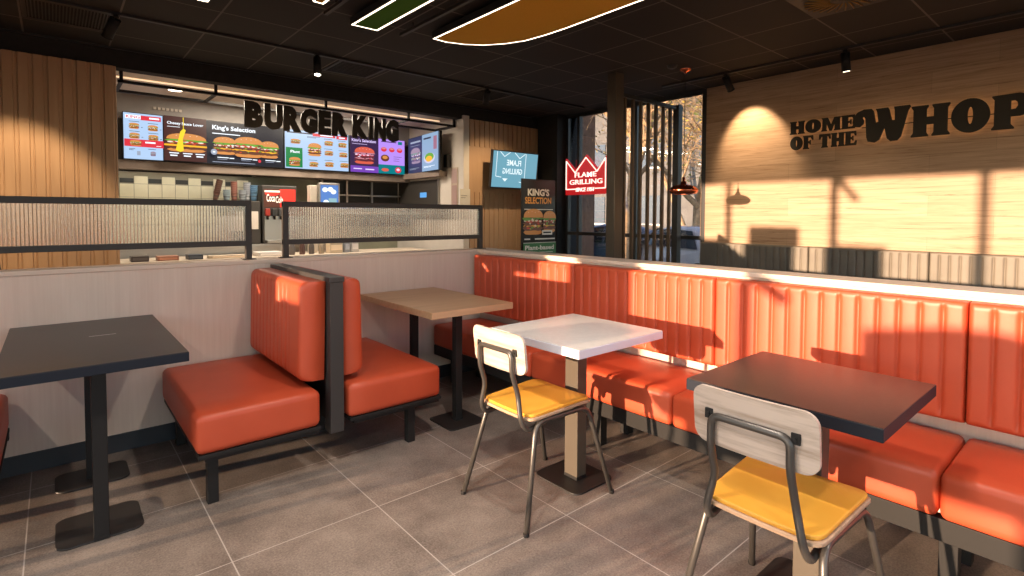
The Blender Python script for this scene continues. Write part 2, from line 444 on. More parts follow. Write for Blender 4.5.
# plank wall on the right
mb = MB(); mb.box(XR, XR + .3, YB - .3, 3.55, 0, ZC, M['plank'])
struct(mb.build('wall_right'))

# slatted oak in front of the counter
def slats(x0, x1, z0, z1, yf, pitch=.098):
    mb = MB(); n = max(1, round((x1 - x0) / pitch)); p = (x1 - x0) / n; prof = []
    for k in range(n):
        a = x0 + k * p
        prof += [(a, yf + .016), (a + .006, yf + .016), (a + .009, yf), (a + p - .028, yf), (a + p - .020, yf + .010), (a + p - .002, yf + .010)]
    prof += [(x1, yf + .016), (x1, yf + .12), (x0, yf + .12)]
    mb.prism(prof, z0, z1, M['slat']); return mb
struct(slats(XL, .475, 0, 2.715, YC - .05).build('wall_counter_left'))
mb = slats(4.60, 5.97, 0, 1.66, YC - .05, .094)
struct(mb.build('wall_counter_right'))
struct(MB().box(4.60, 5.97, YC - .04, YC + .1, 1.66, 2.33, M['slat']).build('wall_counter_right_panel'))
struct(slats(4.60, 5.97, 2.33, 2.715, YC - .05, .094).build('wall_counter_right_top'))
struct(MB().box(5.97, XR + .3, 5.88, 6.5, 0, ZC, M['soffit']).build('wall_corner_dark'))
struct(MB().box(4.50, 4.60, YC - .04, 8.3, 0, 2.76, M['whitewall']).build('wall_kitchen_right'))
struct(MB().box(.36, .475, YC + .07, 8.6, 0, 2.76, M['whitewall']).build('wall_kitchen_left'))
struct(MB().box(-3.3, -3.0, YB - .3, 10.4, 2.62, ZC + .25, M['soffit']).build('wall_left_header'))

# half walls with pale ledge
mb = MB(); mb.box(XL, XW + .16, YW, YW + .13, 0, 1.005, M['lightwood'])
struct(mb.build('wall_half_left'))
mb = MB(); mb.box(XL, XW + .19, YW - .006, YW + .145, 1.005, 1.03, M['ledgewood'], r=.003)
struct(mb.build('trim_ledge_left'))
struct(MB().box(XL, XW, YW - .012, YW, 0, .097, M['navy']).build('baseboard_left'))
mb = MB(); mb.box(XW, XW + .14, YB, YW, 0, 1.005, M['lightwood'])
struct(mb.build('wall_half_right'))
mb = MB(); mb.box(XW - .03, XW + .17, YB, YW - .006, 1.005, 1.03, M['ledgewood'], r=.003)
struct(mb.build('trim_ledge_right'))
struct(MB().box(XW - .012, XW, YB, YW - .012, 0, .097, M['navy']).build('baseboard_right'))

# ---- glazing
def window(name, axis, c, a0, a1, z0, z1, muls, rails, dark=M['frame'], w=.05, d=.07, glass=True):
    """axis 'x': plane x=c spanning y a0..a1"""
    o = bpy.data.objects.new(name, None); C.objects.link(o)
    loc = (c, a0, z0) if axis == 'x' else (a0, c, z0)
    o.location = loc; o['org'] = loc; o['kind'] = 'structure'
    mb = MB()
    def bx(p0, p1, q0, q1, dd=d):
        if axis == 'x': mb.box(c - dd / 2, c + dd / 2, p0, p1, q0, q1, dark)
        else: mb.box(p0, p1, c - dd / 2, c + dd / 2, q0, q1, dark)
    bx(a0, a0 + w, z0, z1); bx(a1 - w, a1, z0, z1); bx(a0, a1, z0, z0 + w, d * .98); bx(a0, a1, z1 - w, z1, d * .98)
    for m_ in muls: bx(m_ - w / 2, m_ + w / 2, z0, z1, d * .96)
    for r_ in rails: bx(a0, a1, r_ - w / 2, r_ + w / 2, d * .94)
    mb.build('window_frame', parent=o)
    g = MB()
    if axis == 'x': g.box(c - .004, c + .004, a0 + .01, a1 - .01, z0 + .01, z1 - .01, M['glass'])
    else: g.box(a0 + .01, a1 - .01, c - .004, c + .004, z0 + .01, z1 - .01, M['glass'])
    g.build('pane', parent=o)
    return o
window('window_1', 'x', XR + .03, 3.49, 5.88, .0, ZC, [5.62, 4.55], [1.045, 2.875], w=.05)
window('window_2', 'x', XL - .05, YB, 4.75, .05, 2.62, [-1.5, -.35, .82, 1.985, 3.17, 4.315], [], w=.07)
window('window_3', 'y', YB - .05, XL, XR, .05, 2.75, [-1.8, -.6, .6, 1.8, 3.0, 4.2, 5.2], [], w=.06)
struct(MB().box(XL - .2, XL, 4.75, 10.4, 0, 2.62, M['whitewall']).build('wall_left'))
struct(MB().box(XL - .3, XR + .3, YB - .3, YB, 2.75, ZC, M['soffit']).build('wall_back_header'))

# unseen panels added on the sun-side glazing to block sun and cast shadow shapes
def add_blocker(y0, y1, z0, z1, label, col):
    mb = MB(); mb.box(XL - .012, XL - .006, y0, y1, z0, z1, P('poster_' + str(y0), col, .6)); mb.box(XL - .006, XL - .004, y0 + .02, y1 - .02, z0 + .02, z1 - .02, P('posterin_' + str(y0), tuple(c * .6 for c in col), .6))
    tag(mb.build('window_poster', loc=(XL, y0, z0)), label, 'poster', 'posters on the side glazing')
add_blocker(2.685, 3.16, .70, 1.87, 'tall red poster on the side glazing', (.5, .05, .03))
add_blocker(3.50, 4.06, 1.40, 2.05, 'wide cream poster high on the side glazing', (.7, .6, .4))
add_blocker(3.56, 3.86, .75, 1.37, 'small brown poster low on the side glazing', (.3, .12, .05))
add_blocker(3.92, 4.13, .75, 1.37, 'narrow yellow poster low on the side glazing', (.5, .4, .05))
add_blocker(3.20, 3.475, .75, 1.23, 'blue poster low on the side glazing between two others', (.05, .1, .4))
add_blocker(4.36, 4.70, 1.30, 1.88, 'narrow grey poster at the end of the side glazing', (.3, .3, .32))
mb = MB(); pg_ = [(1.46, .85), (1.46, 1.35), (1.16, 1.41), (1.0, 1.41)] + [(.78 + .22 * (1 - math.sin(a_)), 1.41 - .25 * (1 - math.cos(a_))) for a_ in (.3, .6, .9, 1.2, 1.57)] + [(.78, .85)]  # outline of the added panel follows the curved shadow on the bench back
mb.prism(pg_, -.012, -.004, P('poster_green', (.06, .2, .08), .6), mat=Matrix(((0, 0, 1, XL), (1, 0, 0, 0), (0, 1, 0, 0), (0, 0, 0, 1))))
tag(mb.build('window_poster', loc=(XL, 1.1, .85)), 'round cornered green poster on the side glazing', 'poster', 'posters on the side glazing')

for (a, b, lab) in (((3.17, 2.60), (2.95, 2.32), 'steel window stay high on the side glazing'), ((1.98, 1.56), (1.77, 1.43), 'steel window stay at shoulder height on the side glazing')):
    mb = MB(); mb.tube([(XL + .0, a[0], a[1]), (XL + .0, b[0], b[1])], .032, M['steel'], 10)
    tag(mb.build('window_stay', loc=(XL, a[0], a[1])), lab, 'window stay')

# ------------------------------------------------------------------ cushions
def channel_pad(mb, o, R, U, w, h, t, m, n=10, r=.03, bulge=.015, top=.05, ua=0., ub=1.):
    """tufted back pad: lower-left back corner o, width along R, height along U, thickness towards R x U"""
    R = Vector(R).normalized(); U = Vector(U).normalized(); F = R.cross(U)
    o = Vector(o)
    nu, nv = n * 12, 26
    def fn(a, b):
        x = a * w; y = b * h
        # concentrate rows near the ends
        y = h * (.5 - .5 * math.cos(PI * b)); 
        ex = min(x, w - x); ey = min(y, h - y)
        def rd(e): 
            e = min(e, r); return 1 - math.sqrt(max(0, 1 - (1 - e / r) ** 2)) if e < r else 0
        d = t - r * min(1.6, rd(ex) + rd(ey))
        ph = (x / w * n) % 1.
        cu = (x / w - ua) / (ub - ua); ph = (cu * n) % 1.; dd = min(ph, 1 - ph) * 2; g = (.30 * (1 - math.sqrt(max(0, 1 - (1 - dd) ** 2))) + .8 * max(0, 1 - dd / .2)) * (1 if -.001 < cu < 1.001 else 0)
        k = max(0, min(1, (ex - .012) / .02)) * max(0, min(1, (h - y - top * .35) / (top * .8))) * max(0, min(1, (y - .004) / .03))
        d -= bulge * g * k
        return o + R * x + U * y + F * max(d, 0)
    g = mb.grid(fn, nu, nv, m)
    # sides and back
    i = mb.mi(m); bk = {}
    ring = [g[a][0] for a in range(nu + 1)] + [g[nu][b] for b in range(1, nv + 1)] + [g[a][nv] for a in range(nu - 1, -1, -1)] + [g[0][b] for b in range(nv - 1, 0, -1)]
    base = []
    for v in ring:
        q = v.co - o; base.append(mb.bm.verts.new(o + R * q.dot(R) + U * q.dot(U)))
    for k in range(len(ring)):
        j = (k + 1) % len(ring)
        f = mb.bm.faces.new((ring[k], ring[j], base[j], base[k])); f.smooth = True; f.material_index = i
    f = mb.bm.faces.new(base[::-1]); f.material_index = i

def cushion(mb, x0, x1, y0, y1, z0, z1, m, r=.035, puff=.008):
    t = bmesh.new(); bmesh.ops.create_cube(t, size=1)
    for v in t.verts: v.co = Vector(((x0 + x1) / 2 + v.co.x * (x1 - x0), (y0 + y1) / 2 + v.co.y * (y1 - y0), (z0 + z1) / 2 + v.co.z * (z1 - z0)))
    bmesh.ops.subdivide_edges(t, edges=t.edges[:], cuts=7, use_grid_fill=True)
    cx, cy, cz = (x0 + x1) / 2, (y0 + y1) / 2, (z0 + z1) / 2; hx, hy, hz = (x1 - x0) / 2, (y1 - y0) / 2, (z1 - z0) / 2
    # remap so the outermost loops hug the rounded rim
    for v in t.verts:
        q = [v.co.x - cx, v.co.y - cy, v.co.z - cz]
        for k, hh in enumerate((hx, hy, hz)):
            s_ = q[k] / hh; g = [0, .32, .68, .92, 1.]
            a = abs(s_); idx = min(3, int(a * 4 + 1e-6)); fr = a * 4 - idx
            rim = [0, .30 , .62, 1 - r / hh * .75, 1.] if r / hh < .45 else [0, .28, .55, .8, 1.]
            q[k] = math.copysign(hh * (rim[idx] + (rim[min(4, idx + 1)] - rim[idx]) * fr), s_)
        c = [max(-(hh - r), min(hh - r, q[k])) for k, hh in enumerate((hx, hy, hz))]
        d = Vector((q[0] - c[0], q[1] - c[1], q[2] - c[2]))
        if d.length > 1e-6 and d.length > r * .999: d = d.normalized() * r
        p = Vector(c) + d
        if p.z > 0:
            p.z += puff * (1 - (p.x / hx) ** 2) * (1 - (p.y / hy) ** 2)
        v.co = Vector((cx, cy, cz)) + p
    for f in t.faces: f.smooth = True
    mb._take(t, m)

# ------------------------------------------------------------------ banquettes
def banquette(xf, xw, seams, y_end, leather_m, label, cat, group, side=1, pad_z=(.515, .99), full=True, n=14):
    """xf seat front, xw wall face (pads hang on it)."""
    root = thing('banquette', ((xf + xw) / 2, seams[1], 0), label, cat, group)
    fr = MB(); ylo, yhi = seams[-1], seams[0]
    s = 1
    fr.box(xf + .012, xf + .06, ylo, yhi, .212, .290, M['black'], r=.002)
    fr.box(xw - .10, xw - .055, ylo, yhi, .235, .285, M['black'], r=.002)
    k = ylo + .25
    while k < yhi:
        fr.box(xf + .07, xw - .09, k, k + .04, .24, .28, M['black']); k += .52
    fr.build('bench_frame', parent=root)
    legy = [.36, 1.95, 3.42] if xf < 3 else [yhi - .1, 1.5, ylo + .1]
    for y in legy + [-.65]:
        if ylo < y < yhi:
            MB().box(xf + .085, xf + .14, y, y + .055, 0, .24, M['black'], r=.002).build('leg', parent=root)
            MB().box(xw - .16, xw - .105, y, y + .055, 0, .24, M['black'], r=.002).build('leg', parent=root)
    for a, b in zip(seams[1:], seams):
        mb = MB(); cushion(mb, xf, xw - .02, a + .002, b - .002, .288, .455, leather_m, r=.026, puff=.008)
        mb.build('seat_cushion', parent=root, recalc=True)
        mb = MB(); channel_pad(mb, (xw, b - .002, pad_z[0]), (0, -1, 0), (.0, 0, 1), b - a - .004, pad_z[1] - pad_z[0], .095, leather_m, n=n, r=.017, bulge=.016, top=.03)
        mb.build('back_cushion', parent=root, recalc=True)
    return root
SE = [3.60, 2.460, 1.445, .405, -.635, -1.675]
banquette(2.265, XW, SE, 3.6, M['orange'], 'long orange leather banquette with channelled backs along the low wall', 'bench seat', None)
banquette(5.62, 6.165, [3.50, 3.27, 2.24, 1.21, .18, -.85, -1.88], 3.5, M['grey'], 'grey channelled banquette below the wooden plank wall', 'bench seat', None, pad_z=(.50, 1.0))

# ------------------------------------------------------------------ double booth
def booth(label, x0=.0):
    root = thing('booth_bench', (1.085, 2.66, 0), label, 'bench seat', 'back-to-back booth benches')
    yf, yb = 2.625, 3.60
    for (a, b, sgn) in ((.450, 1.0, -1), (1.145, 1.712, 1)):
        mb = MB(); cushion(mb, a, b, yf, yb, .256, .440, M['orange'], r=.032, puff=.008)
        mb.build('seat_cushion', parent=root)
        mb = MB(); mb.box(a + .01, b - .0, yf + .004, yb, .240, .258, M['black'], r=.002); mb.box(a + .04, b, yf + .03, yf + .07, .215, .240, M['black']); mb.box(a + .04, b, yb - .07, yb - .03, .215, .240, M['black'])
        mb.build('seat_frame', parent=root)
        xs = (a + .055, b - .12) if sgn < 0 else (b - .18, a + .05)
        for j, x in enumerate(xs):
            for y in (yf + .075, yb - .09):
                if j == 1 and y < 3: y += .50
                MB().box(x, x + .045, y, y + .045, 0, .218, M['black'], r=.002).build('leg', parent=root)
    # divider: two posts, top rail, rear panel
    MB().box(1.052, 1.122, yf + .01, yf + .085, .20, .98, M['framegrey'], r=.003).build('divider_post', parent=root)
    MB().box(1.052, 1.122, yb - .06, yb, .20, .98, M['black'], r=.003).build('divider_post', parent=root)
    MB().box(1.047, 1.127, yf + .005, yb, .975, 1.003, M['framegrey'], r=.004).build('top_rail', parent=root)
    MB().box(1.072, 1.102, yf + .06, yb - .06, .24, .975, M['black']).build('divider_panel', parent=root)
    # back pads, leaning a little
    lean = .012
    def pad(xb, R, sg):
        mb = MB()
        U = Vector((-sg * lean, 0, .49)).normalized()
        o = Vector((xb, yb - .005 if R[1] < 0 else yf + .06, .474))
        channel_pad(mb, o, R, U, yb - yf - .065,   .505, .125, M['orange'], n=11, r=.04, bulge=.013, ua=.04 if sg < 0 else .16, ub=.84 if sg < 0 else .96)
        return mb.build('back_cushion', parent=root)
    pad(1.037, (0, -1, 0), -1)   # faces -X
    pad(1.137, (0, 1, 0), 1)     # faces +X
    return root
b0 = booth('orange back-to-back booth bench between black table and oak table')
dup(b0, (1.085 - 1.90, 2.66, 0), 'orange booth bench edge cut off at the far left')

# ------------------------------------------------------------------ tables
def column_base(root, cx, cy, col, plate, px=0, py=0, r=.045, name='column'):
    mb = MB(); mb.prism(rrect(cx + px - plate[0] / 2, cx + px + plate[0] / 2, cy + py - plate[1] / 2, cy + py + plate[1] / 2, r), 0, .008, M['base'], r=.002)
    mb.build('base_plate', parent=root)
    mb = MB(); mb.box(cx - col[0] / 2, cx + col[0] / 2, cy - col[1] / 2, cy + col[1] / 2, .008, .709, M['column'] if col[0] > .06 else M['black'], r=.003)
    mb.box(cx - col[0] / 2 - .0015, cx + col[0] / 2 + .0015, cy - col[1] / 2 - .0015, cy + col[1] / 2 + .0015, .008, .022, M['black'])
    mb.build('column', parent=root)
    mb = MB(); mb.box(cx - .12, cx + .12, cy - .02, cy + .02, .704, .7095, M['black']); mb.box(cx - .02, cx + .02, cy - .12, cy + .12, .704, .7095, M['black'])
    mb.build('mounting_plate', parent=root)

def tabletop(root, x0, x1, y0, y1, top, edge, r=.004):
    mb = MB(); mb.box(x0, x1, y0, y1, .710, .7475, edge, r=.002)
    mb.box(x0 + .002, x1 - .002, y0 + .002, y1 - .002, .7474, .750, top)
    mb.build('tabletop', parent=root)

t = thing('dining_table', (.125, 3.08, 0), 'black rectangular two-legged table at the left against the pale wall', 'table', 'restaurant tables')
tabletop(t, -.178, .415, 2.535, 3.615, M['dark'], M['darkedge'])
column_base(t, .122, 2.70, (.05, .05), (.29, .28), 0, .12, .045); column_base(t, .122, 3.36, (.05, .05), (.29, .24), 0, 0)
Cv = Canvas((-.178, 2.535, .7502), (1, 0, 0), (0, 1, 0), .593, 1.08, step=.0002)
st = P('white_sticker', (.8, .8, .8), .5)
Cv.rect(.49, .66, .555, .562, st)
Cv.build('table_sticker', parent=t)
t = thing('dining_table', (1.965, 3.1, 0), 'light oak topped table in the corner beside the pale wall', 'table', 'restaurant tables')
tabletop(t, 1.655, 2.275, 2.635, 3.60, M['tableoak'], M['tableoak'])
column_base(t, 1.945, 2.80, (.05, .045), (.27, .27), 0, 0, .03); column_base(t, 1.945, 3.34, (.05, .045), (.27, .27), 0, 0, .03)
t = thing('dining_table', (1.975, 1.81, 0), 'white topped square table between the two yellow chairs', 'table', 'restaurant tables')
t['label'] = 'white topped square pedestal table in front of the yellow chair with sunlit back'
tabletop(t, 1.672, 2.29, 1.51, 2.115, M['white'], M['whiteedge'])
column_base(t, 1.973, 1.80, (.068, .085), (.285, .30), 0, .01)
t = thing('dining_table', (1.97, .71, 0), 'dark brown square table in front of the nearest yellow chair at right', 'table', 'restaurant tables')
tabletop(t, 1.68, 2.27, .42, 1.01, M['dark'], M['darkedge'])
column_base(t, 1.973, .70, (.068, .085), (.285, .30), 0, .01)

# ------------------------------------------------------------------ chairs (local: seat centre at 0,0, faces +X)
def chair(label):
    root = thing('dining_chair', (1.71, 1.81, 0), label, 'chair', 'yellow dining chairs with tube frames')
    X0, Y0 = 1.71, 1.81
    def V(x, y, z): return (X0 + x, Y0 + y, z)
    # seat: shaped ply shell with a mustard pad
    def seat_poly(g):
        p = []
        hw0, hw1 = .172 - g, .190 - g; xb, xf = -.198 + g, .190 - g
        r = .05
        pts = [(xb, -hw0), (xf, -hw1), (xf, hw1), (xb, hw0)]
        vs = fillet([Vector((pts[-1][0], 0, 0))] + [Vector((a, b, 0)) for a, b in pts] + [Vector((pts[0][0], 0, 0))], r, 6)
        return [(v.x, v.y) for v in vs[1:-1]]
    def shell(g, zb, zt, m, name, par=None):
        mb = MB(); poly = seat_poly(g)
        mb.prism([(X0 + a, Y0 + b) for a, b in poly], zb, zt, m, r=min(.004, (zt - zb) * .4))
        bmesh.ops.subdivide_edges(mb.bm, edges=[e for e in mb.bm.edges if e.calc_length() > .1], cuts=6)
        bmesh.ops.triangulate(mb.bm, faces=[f for f in mb.bm.faces if len(f.verts) > 4])
        for v in mb.bm.verts:
            x = v.co.x - X0; y = v.co.y - Y0
            if x > .10: v.co.z -= 1.0 * (x - .10) ** 2
            v.co.z += .16 * y * y + (.5 * max(0, -x - .12) ** 2) + .002 + .045 * x
        return mb.build(name, parent=par or root)
    sh = shell(0, .440, .454, M['plyedge'], 'seat')
    shell(.007, .454, .468, M['mustard'], 'seat_pad', sh)
    # side frames: foot - up - along the seat - down - foot
    for s in (-1, 1):
        mb = MB()
        mb.tube([V(-.262, .222 * s, .0), V(-.155, .163 * s, .430), V(.165, .172 * s, .428), V(.282, .226 * s, .0)], .0115, M['bronze'], 12, round_=.055)
        lf_ = mb.build('leg_frame', parent=root)
        for x, y in ((-.262, .222), (.282, .226)):
            m2 = MB(); m2.lathe([(.0, 0), (.0125, 0), (.0135, .012), (.0118, .014)], V(x, y * s, 0), M['black'], 12); m2.build('foot_cap', parent=lf_)
    mb = MB(); mb.tube([V(-.11, -.165, .430), V(-.11, .165, .430)], .010, M['bronze'], 10); mb.build('cross_brace', parent=root)
    mb = MB(); mb.tube([V(.12, -.17, .428), V(.12, .17, .428)], .010, M['bronze'], 10); mb.build('cross_brace', parent=root)
    # one bent tube carrying the back
    mb = MB()
    zt = .738
    hp = [(-.08, .142, .415), (-.19, .144, .395), (-.222, .138, .445), (-.216, .114, .55), (-.250, .112, .65), (-.252, .111, zt)]
    mb.tube([V(a, -b, c) for a, b, c in hp] + [V(a, b, c) for a, b, c in hp[::-1]], .0112, M['bronze'], 12, round_=.03)
    bs_ = mb.build('back_support', parent=root)
    for s in (-1, 1):
        mb = MB(); mb.box(X0 - .2475, X0 - .240, Y0 + s * .122 - .012, Y0 + s * .122 + .012, zt - .015, zt + .015, M['black'], r=.0015)
        mb.cyl(V(-.254, s * .122, zt), V(-.247, s * .122, zt), .005, M['black'], 10)
        mb.build('bracket', parent=bs_)
    # back rest: curved ply
    mb = MB(); n = 40
    zc = .731
    outline = rrect(-.176, .176, -.087, .087, .04, 8)
    def bx(y, z): return -.236 - .55 * y * y * -1 * -1 + .0 + (-.11) * (z) 
    ringF = []; ringB = []
    rows = 14; cols = 24
    t = bmesh.new()
    fv = t.faces.new([t.verts.new((0, y, z)) for y, z in outline])
    bmesh.ops.triangulate(t, faces=[fv])
    bmesh.ops.subdivide_edges(t, edges=t.edges[:], cuts=3, use_grid_fill=True)
    geo = bmesh.ops.extrude_face_region(t, geom=t.faces[:])
    for v in [g for g in geo['geom'] if isinstance(g, bmesh.types.BMVert)]: v.co.x = .012
    bmesh.ops.recalc_face_normals(t, faces=t.faces[:])
    for v in t.verts:
        y, z = v.co.y, v.co.z
        v.co = Vector((X0 - .243 + v.co.x - .11 * z + .35 * y * y - .002, Y0 + y, zc + z))
    mb._take(t, M['chairply'])
    mb.build('backrest', parent=root)
    return root
c0 = chair('mustard seated chair with sunlit pale back facing the white table')
dup(c0, (1.705, .68, 0), 'nearest mustard seated chair with washed wood back facing the dark table')

# seating by the sun-side glazing, left of the viewpoint
t = thing('dining_table', (-1.45, 1.68, 0), 'white square table by the side glazing left of the viewpoint', 'table', 'restaurant tables')
tabletop(t, -1.75, -1.15, 1.38, 1.98, M['white'], M['whiteedge']); column_base(t, -1.45, 1.68, (.068, .085), (.285, .30), 0, .01)
dup(c0, (-.98, 1.70, 0), 'yellow chair right of the white table by the side glazing', PI)
dup(c0, (-1.95, 1.66, 0), 'yellow chair left of the white table by the side glazing')
t = thing('dining_table', (-1.45, .35, 0), 'dark square table by the side glazing left of the viewpoint', 'table', 'restaurant tables')
tabletop(t, -1.75, -1.15, .05, .65, M['dark'], M['darkedge']); column_base(t, -1.45, .35, (.068, .085), (.285, .30), 0, .01)
dup(c0, (-1.95, .35, 0), 'yellow chair left of the dark table by the side glazing')

# ------------------------------------------------------------------ reeded glass screens on the ledge
def glass_screen(x0, x1, posts, label):
    y = 3.71; t = thing('glass_screen', ((x0 + x1) / 2, y, 1.03), label, 'screen', 'reeded glass screens on the ledge')
    mb = MB(); w = .036
    mb.box(x0, x1, y - .018, y + .018, 1.408 - w, 1.408, M['framegrey'], r=.002); mb.box(x0, x1, y - .0178, y + .0178, 1.118, 1.118 + w * .95, M['framegrey'], r=.002)
    sf_ = mb.build('screen_frame', parent=t)
    for p in posts:
        po_ = MB().box(p, p + w, y - .0185, y + .0185, 1.036, 1.4085, M['framegrey'], r=.002).build('post', parent=t)
        MB().box(p - .02, p + w + .02, y - .04, y + .04, 1.0302, 1.036, M['framegrey'], r=.001).build('foot_plate', parent=po_)
    mb = MB(); a, b = x0 + .01, x1 - .01; n = int((b - a) / .0155); p = (b - a) / n; k = 4
    zs = (1.15, 1.375)
    fr = [[], []]
    for j in range(n * k + 1):
        ph = (j % k) / k; d = .0038 * math.sin(PI * ph)
        for q in (0, 1): fr[q].append(mb.bm.verts.new((a + j * p / k, y - .003 - d, zs[q])))
    i = mb.mi(M['reed'])
    for j in range(n * k):
        f = mb.bm.faces.new((fr[0][j], fr[0][j + 1], fr[1][j + 1], fr[1][j])); f.material_index = i; f.smooth = True
    mb.build('reeded_pane', parent=sf_, recalc=False)
    return t
glass_screen(-2.4, .965, (-2.4, -.75, .929), 'long reeded glass screen in a black frame on the left ledge')
glass_screen(1.16, 2.835, (1.16, 2.799), 'reeded glass screen in a black frame before the menu boards')

# ------------------------------------------------------------------ slatted black screen and pole
mb = MB(); mb.box(4.71, 4.85, 3.745, 3.865, 0, ZC, M['column'], r=.003)
tag(struct(mb.build('column_black', loc=(4.7, 3.8, 0))), 'black square column beside the slatted screen', 'column')
t = thing('slatted_screen', (5.45, 3.80, 0), 'black vertical slat screen by the window behind the banquette', 'screen')
mb = MB(); mb.box(4.85, 6.10, 3.775, 3.825, 2.66, 2.70, M['frame']); mb.build('screen_rail', parent=t)
mb = MB(); mb.box(4.85, 6.10, 3.775, 3.825, .05, .09, M['frame']); mb.build('screen_rail', parent=t)
mb = MB(); mb.box(5.98, 6.07, 3.76, 3.84, 0, 2.72, M['frame'], r=.002); mb.build('end_post', parent=t)
fin = wood('dark_fin', (.07, .048, .032), (.13, .09, .055), 2, 1., .4)
for k in range(7):
    x = 4.925 + k * .152
    MB().box(x, x + .032, 3.782, 3.818, .09, 2.66, fin, r=.002).build('slat', parent=t)

# ------------------------------------------------------------------ ceiling things
def can(x, y, aim, label, length=.17, lit=True, drop=.05):
    t = thing('spotlight', (x, y, ZC), label, 'spotlight', 'black can spotlights')
    mb = MB(); mb.cyl((x, y, ZC - .02), (x, y, ZC - .05), .02, M['black']); mb.cyl((x, y, ZC - .02), (x, y, ZC - .024), .03, M['black']); mb.build('mount', parent=t)
    d = (Vector(aim) - Vector((x, y, ZC - .06 - length / 2))).normalized()
    p = Vector((x, y, ZC - .05)); q = p + d * length
    mb = MB(); mb.cyl(p, q, .038, M['black'], 24); mb.cyl(q - d * .01, q + d * .002, .040, M['black'], 24); cb_ = mb.build('can_body', parent=t)
    mb = MB(); mb.cyl(q + d * .001, q + d * .003, .029, M['lens'] if lit else M['glassoff'], 20); mb.build('lens', parent=cb_, label='glowing warm lens' if lit else None)
    return q, d
M['glassoff'] = P('lamp_off', (.1, .1, .1), .2)
def spot(name, q, aim, energy, size, blend, col=(1., .72, .42), rad=.03):
    l = bpy.data.lights.new(name, 'SPOT'); l.energy = energy; l.spot_size = math.radians(size); l.spot_blend = blend; l.color = col; l.shadow_soft_size = rad
    o = bpy.data.objects.new(name, l); C.objects.link(o); o.location = q
    o.rotation_euler = (Vector(aim) - Vector(q)).to_track_quat('-Z', 'Y').to_euler(); return o

# tracks
def track(p0, p1, label):
    mb = MB()
    x0, x1 = sorted((p0[0], p1[0])); y0, y1 = sorted((p0[1], p1[1]))
    mb.box(x0 - .018, x1 + .018, y0 - .018, y1 + .018, ZC - .022, ZC - .0005, M['base'])
    tag(mb.build('lighting_track', loc=(p0[0], p0[1], ZC)), label, 'lighting track', 'lighting tracks')
track((XL + .4, 5.25), (5.85, 5.25), 'black lighting track running above the counter side')
track((5.63, YB + .3), (5.63, 3.75), 'black lighting track running beside the plank wall')

q, d = can(5.63, 2.97, (6.17, 2.90, 2.1), 'black can spotlight lighting the plank wall near the window')
spot('spot_light', q + d * .02, (6.17, 2.90, 2.2), 60, 72, .5)
q, d = can(5.63, 1.80, (6.0, 1.75, 1.0), 'black can spotlight over the dark wall lettering')
spot('spot_light', q + d * .02, (6.12, 1.7, 1.0), 7, 60, .9)
for y in (.2, -1.2):
    spot('spot_light', (5.63, y, 2.75), (6.12, y, 1.0), 7, 60, .9)
q, d = can(1.985, 5.25, (1.90, 4.9, 1.0), 'black can spotlight left of the large ceiling letters sign')
spot('spot_light', q + d * .02, (2.0, 7.0, 1.0), 12, 80, .6)
q, d = can(4.10, 5.25, (4.4, 5.9, 1.9), 'black can spotlight in front of the wall television', lit=False)
spot('spot_light', (4.6, 5.25, 2.72), (5.0, 6.3, 1.3), 75, 85, .8)
q, d = can(.40, 5.25, (-.2, 6.3, 1.2), 'spotlight glowing gold above the left slatted wall')
spot('spot_light', (-.15, 5.25, 2.70), (-.35, 6.3, .95), 120, 66, .5)
spot('spot_light', (-1.3, 5.25, 2.70), (-1.2, 6.3, 1.2), 90, 70, .6)

# air vents
def vent(x0, x1, y0, y1, label, nf=9, axis='x'):
    t = thing('ceiling_vent', ((x0 + x1) / 2, (y0 + y1) / 2, ZC), label, 'vent', 'square ceiling vents')
    mb = MB(); w = .03; z0 = ZC - .008
    mb.box(x0, x1, y0, y0 + w, z0, ZC, M['base']); mb.box(x0, x1, y1 - w, y1, z0, ZC, M['base']); mb.box(x0, x0 + w, y0 + w, y1 - w, z0, ZC, M['base']); mb.box(x1 - w, x1, y0 + w, y1 - w, z0, ZC, M['base'])
    mb.build('vent_frame', parent=t)
    mb = MB(); mb.box(x0 + w, x1 - w, y0 + w, y1 - w, ZC - .001, ZC - .0005, P('vent_dark', (.003, .003, .003), .9))
    n = nf
    for k in range(n):
        if axis == 'x':
            y = y0 + w + (y1 - y0 - 2 * w) * (k + .5) / n; mb.box(x0 + w, x1 - w, y - .004, y + .004, z0 + .001, ZC - .001, M['base'])
        else:
            x = x0 + w + (x1 - x0 - 2 * w) * (k + .5) / n; mb.box(x - .004, x + .004, y0 + w, y1 - w, z0 + .001, ZC - .001, M['base'])
    mb.build('vent_louvre', parent=t)
vent(2.25, 2.77, 5.30, 5.82, 'square black ceiling vent above the large letters sign')
vent(4.08, 4.60, 5.30, 5.90, 'square black ceiling vent near the wall television')
vent(-.16, .40, 5.30, 5.84, 'ribbed grille at the top left above the slatted wall', 24, 'y')
